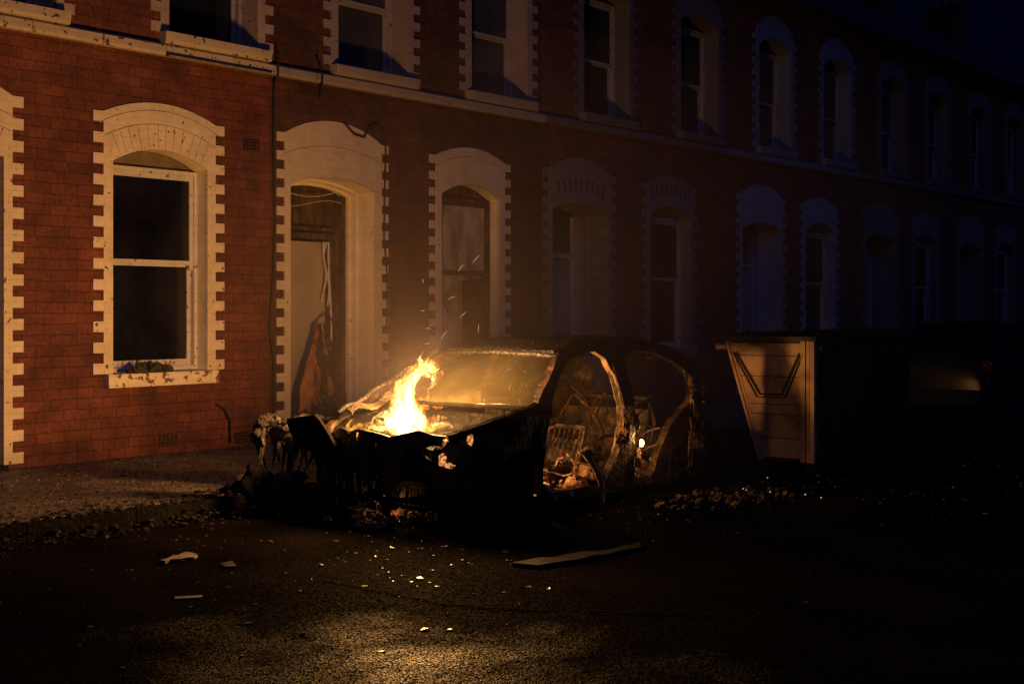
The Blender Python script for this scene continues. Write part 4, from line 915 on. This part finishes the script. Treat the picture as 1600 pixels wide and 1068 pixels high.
# ------------------------------------------------------------------ steel refuse containers
def big_bin(loc, rz, label, endm):
    b = empty('wheeled_container', loc, label, 'bin', 'large wheeled refuse containers', rz)
    # local: end panel faces -X, width along Y (0..1.04), length along +X, z 0.12..1.33
    Wt, Lg, z0, z1 = 1.00, 1.42, .13, 1.34
    def tp(x, y, z):                               # taper towards the floor
        k = (z1 - z) / (z1 - z0); return (x + (.10 * k if x < Lg / 2 else -.12 * k), y + (.05 * k if y < Wt / 2 else -.33 * k ** 1.3), z)
    body = MB().grid(8, 10, lambda u, v: tp(.02, Wt * u, z0 + (z1 - z0) * v), None)
    s = MB()
    ring = [(.03, .03), (Lg - .03, .03), (Lg - .03, Wt - .03), (.03, Wt - .03)]
    vs = []; N = 10
    for k in range(N + 1):
        z = z0 + (z1 - z0) * k / N; vs += [tp(x, y, z) for x, y in ring]
    fs = [(4 * k + i, 4 * k + (i + 1) % 4, 4 * k + 4 + (i + 1) % 4, 4 * k + 4 + i) for k in range(N) for i in range(4)] + [(3, 2, 1, 0), (4 * N, 4 * N + 1, 4 * N + 2, 4 * N + 3)]
    s.add(vs, fs)
    for x in (.35, .7, 1.05): s.tube([tp(x, 0.015, z0 + (z1 - z0) * k / 6) for k in range(7)], .02, 6)
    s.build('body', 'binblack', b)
    # end panel: pressed steel boards with grooves between
    e_ = MB(); zs = [.16, .36, .60, .70, .98, 1.19, 1.32]
    for a, c in zip(zs, zs[1:]):
        e_.add([tp(q, y, z) for q in (.004, .035) for y, z in ((.16, a + .004), (.93, a + .004), (.93, c - .004), (.16, c - .004))], [(0, 1, 2, 3), (7, 6, 5, 4), (0, 4, 5, 1), (1, 5, 6, 2), (2, 6, 7, 3), (3, 7, 4, 0)])
    for y0, y1, q in ((.0, .045, -.02), (.055, .09, -.008), (.10, .15, -.014), (.94, .965, -.005), (.97, 1.00, -.02)):
        e_.add([tp(x, y, z) for x in (q, .035) for y, z in ((y0, z0), (y1, z0), (y1, z1), (y0, z1))], [(0, 1, 2, 3), (7, 6, 5, 4), (0, 4, 5, 1), (1, 5, 6, 2), (2, 6, 7, 3), (3, 7, 4, 0)])
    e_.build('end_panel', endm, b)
    # pressed trapezoid bar
    P = [tp(-.012, .90, 1.22), tp(-.012, .74, .80), tp(-.012, .36, .80), tp(-.012, .16, 1.22)]
    MB().tube(P, .012, 6).tube([(p[0] + .004, p[1] + (.035 if i < 2 else -.035), p[2] + (.0 if i in (0, 3) else -.03)) for i, p in enumerate(P)], .008, 6).build('lifting_bar', 'bindark', b)
    MB().box(-.035, Lg + .03, -.03, Wt + .03, z1 + .002, z1 + .045).build('rim', 'binblack', b)
    MB().grid(8, 14, lambda u, v: (-.02 + u * (Lg + .03), -.02 + v * (Wt + .04), z1 + .047 + .05 * math.sin(math.pi * v) ** .7 + .006 * math.sin(u * 25)), (0, 0, -.0)).build('lid', 'binblack', b)
    MB().tube([(.06, Wt + .02, 1.27), (.06, Wt + .10, 1.27), (.06, Wt + .13, 1.27)], [.025, .025, .04], 10).build('trunnion', endm, b)
    MB().tube([(.06, -.02, 1.27), (.06, -.07, 1.27)], [.025, .035], 10).build('trunnion', 'binblack', b)
    for x, y in ((.22, .16), (Lg - .22, .16), (.22, Wt - .38), (Lg - .22, Wt - .38)):
        o = MB().tube([(x, y - .025, .075), (x, y + .025, .075)], .075, 16).build('castor', 'rubber', b)
        MB().box(x - .03, x + .03, y - .04, y - .028, .06, .14).box(x - .03, x + .03, y + .028, y + .04, .06, .14).build('fork', 'iron', o)
    return b
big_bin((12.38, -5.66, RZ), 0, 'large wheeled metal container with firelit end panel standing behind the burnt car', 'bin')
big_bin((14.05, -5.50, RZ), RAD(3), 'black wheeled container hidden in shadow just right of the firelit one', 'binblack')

# ------------------------------------------------------------------ parked hatchback beyond the containers
pc = empty('parked_car', (19.2, -4.25, RZ), 'dark parked hatchback past the containers, only its rear glinting', 'car')
PT = [(0.0, .3), (.02, .75), (.10, .98), (.35, 1.25), (.65, 1.42), (1.2, 1.48), (1.8, 1.46), (2.4, 1.28), (2.95, .98), (3.6, .86), (3.95, .70), (4.05, .4)]
def phw(x, z): return .86 - (.24 * ((z - .9) / .55) ** 1.2 if z > .9 else 0) - (.14 * ((.5 - x) / .5) ** 2 if x < .5 else 0) - (.2 * ((x - 3.4) / .65) ** 2 if x > 3.4 else 0)
pout = seg_sample([(.05, .22), (.42, .18)] + [(q[0], q[1]) for q in wheelarch(.78, .34, .30, .18)] + [(1.2, .18), (2.9, .18)] + wheelarch(3.28, .34, .30, .18) + [(3.7, .2), (4.0, .25)] + list(reversed(PT)), .09)
win1 = rim2([(.55, .98), (.50, 1.10), (.72, 1.32), (1.1, 1.38), (1.5, 1.38), (1.5, .98)]); win2 = rim2([(1.58, .98), (1.58, 1.38), (1.85, 1.36), (2.3, 1.2), (2.62, .98)])
for sg in (-1, 1):
    MB().plate(pout, [win1, win2], lambda x, z: (x, sg * phw(x, z), z), lambda x, z: (x, sg * (phw(x, z) - .05), z), .12).build('body_side', 'paint', pc)
    for w_ in (win1, win2): MB().plate(w_, [], lambda x, z: (x, sg * (phw(x, z) - .015), z), lambda x, z: (x, sg * (phw(x, z) - .02), z), .12).build('side_window', 'carglass', pc)
def skin(i0, i1, m, name, n=5, dz=.0):
    P = seg_sample(PT[i0:i1 + 1], .12, False)
    MB().grid(len(P) - 1, 12, lambda u, v: (P[round(u * (len(P) - 1))][0] - (.05 * (1 - (2 * v - 1) ** 2) if i0 == 0 else 0), (2 * v - 1) * (phw(*P[round(u * (len(P) - 1))]) - .02), P[round(u * (len(P) - 1))][1] + .02 * (1 - (2 * v - 1) ** 2) - .004), (.01, 0, -.015)).build(name, m, pc, True)
skin(0, 2, 'paint', 'tailgate'); skin(2, 4, 'carglass', 'rear_window'); skin(4, 6, 'paint', 'roof'); skin(6, 8, 'carglass', 'windscreen'); skin(8, 11, 'paint', 'bonnet')
for sg in (-1, 1): MB().lump((.06, sg * .66, .84), .09, 1, 0, 1, 3, (.5, 1.1, 1.2)).build('tail_light', 'taillamp', pc)
MB().box(-.06, .06, -.7, .7, .3, .52).jitter(.01, 3).build('bumper', 'rubber', pc)
for a in (.78, 3.28):
    for b in (-.74, .74):
        o = MB().tube([(a, b - .1, .30), (a, b - .09, .30), (a, b + .09, .30), (a, b + .1, .30)], [.27, .30, .30, .27], 24).build('wheel', 'rubber', pc)
        MB().tube([(a, b - .105, .30), (a, b + .105, .30)], .18, 16).build('rim', 'iron', o)
# ------------------------------------------------------------------ litter
def shard(mb, x, y, z, s, rr, th=.01):
    a = rr.uniform(0, 6.28); n = rr.choice((3, 4, 5)); top = []; tilt = rr.uniform(-.25, .25)
    for k in range(n):
        t = a + k * 6.283 / n + rr.uniform(-.3, .3); r = s * rr.uniform(.5, 1.1); top.append((x + r * math.cos(t), y + r * math.sin(t)))
    vs = [(p[0], p[1], z + .001) for p in top] + [(p[0], p[1], z + th + abs(tilt) * s * (1 + math.cos(k))) for k, p in enumerate(top)]
    mb.add(vs, [tuple(range(n, 2 * n)), tuple(reversed(range(n)))] + [(k, (k + 1) % n, n + (k + 1) % n, n + k) for k in range(n)])
lt = MB(); r_ = random.Random(11)
for k in range(6500):
    x_, y_ = r_.uniform(4.5, 12.5), r_.uniform(KY + .02, -.03); shard(lt, x_, y_, 0, r_.choice((.004, .006, .008, .014)), r_, r_.choice((.003, .005, .009)))
for k in range(1500):
    x_, y_ = r_.gauss(8.5, 2.6), r_.gauss(-4.6, 1.6)
    if y_ > KY - .16: continue
    shard(lt, x_, y_, RZ, r_.choice((.003, .005, .007, .013)), r_, r_.choice((.002, .004, .007)))
for k in range(90):
    x_, y_ = r_.gauss(7.6, 2.0), r_.gauss(-5.6, 1.1)
    if y_ < KY - .2: shard(lt, x_, y_, RZ, r_.uniform(.012, .03), r_, .004)
for k in range(500): shard(lt, r_.uniform(11, 20), r_.uniform(-9, KY - .2), RZ, r_.choice((.008, .014, .02)), r_, .01)
tag(lt.build('litter', 'shard'), 'broken glass, ash and small litter scattered over road and pavement', 'litter', kind='stuff')
def G(px, py, z=RZ):
    Z = 2140 * (1.5 - z) / (py - 484); a = (px - 800) / 2140 * Z; return (Z * .781 + a * .624, Z * .624 - a * .781 - 11.74)
def piece(pts, name, m, th, label, cat, curl=.02):
    c = [(p[0], p[1]) for p in pts]; mb = MB(); mb.plate(seg_sample(c, .04), [], lambda x, y: (x, y, RZ + .004 + th + curl * (.5 + .5 * noise.noise(Vector((x * 6, y * 6, 0))))), lambda x, y: (x, y, RZ + .003), .04)
    return tag(mb.build(name, m), label, cat)
piece([G(250, 879), G(262, 875), G(270, 870), G(277, 871), G(289, 866), G(302, 867), G(309, 870), G(304, 874), G(293, 875), G(283, 877), G(266, 878), G(258, 881)], 'cardboard_scrap', 'paper', .004, 'pale torn cardboard scrap lying on the wet road at the left', 'cardboard', .02)
piece([G(273, 934), G(273, 937), G(316, 935), G(316, 932)], 'stick', 'paper', .006, 'thin pale stick on the road below the cardboard scrap', 'stick', .004)
piece([G(345, 883), G(352, 888), G(370, 886), G(362, 880)], 'paper_scrap', 'shard', .003, 'small crumpled scrap on the road just right of the cardboard', 'paper', .02)
piece([G(800, 884), G(880, 872), G(960, 862), G(998, 852), G(1002, 858), G(930, 874), G(840, 888)], 'flattened_board', 'gutter', .008, 'long scorched board lying flat on the road in front of the car door opening', 'board', .03)
pts = [G(505, 908), G(560, 918), G(620, 930), G(690, 944), G(780, 952), G(880, 955), G(1000, 960), G(1130, 962)]
P = []
for i in range(len(pts) - 1):
    for k in range(8): t = k / 8; P.append((pts[i][0] * (1 - t) + pts[i + 1][0] * t + .01 * math.sin(i * 8 + k), pts[i][1] * (1 - t) + pts[i + 1][1] * t, RZ + .007))
tag(MB().tube(P, .0035, 6).build('cable', 'soot', smooth=True), 'thin dark cable snaking across the wet road in the foreground', 'cable')

# ------------------------------------------------------------------ thin smoke drifting from the wreck along the house fronts
sm = bpy.data.materials.new('thin_smoke'); sm.use_nodes = True; nt = sm.node_tree; nt.nodes.clear()
pv = node(nt, 'ShaderNodeVolumePrincipled'); pv.inputs['Color'].default_value = (.70, .60, .62, 1); pv.inputs['Density'].default_value = .0085; pv.inputs['Anisotropy'].default_value = .2
o_ = node(nt, 'ShaderNodeOutputMaterial'); nt.links.new(pv.outputs[0], o_.inputs['Volume'])
tag(MB().lump((12.3, -3.1, 1.6), 1, 3, .12, 1.2, 4, (5.4, 3.7, 2.9)).build('smoke', sm, None, True), 'thin brownish smoke hanging over the burning car', 'smoke', kind='stuff')
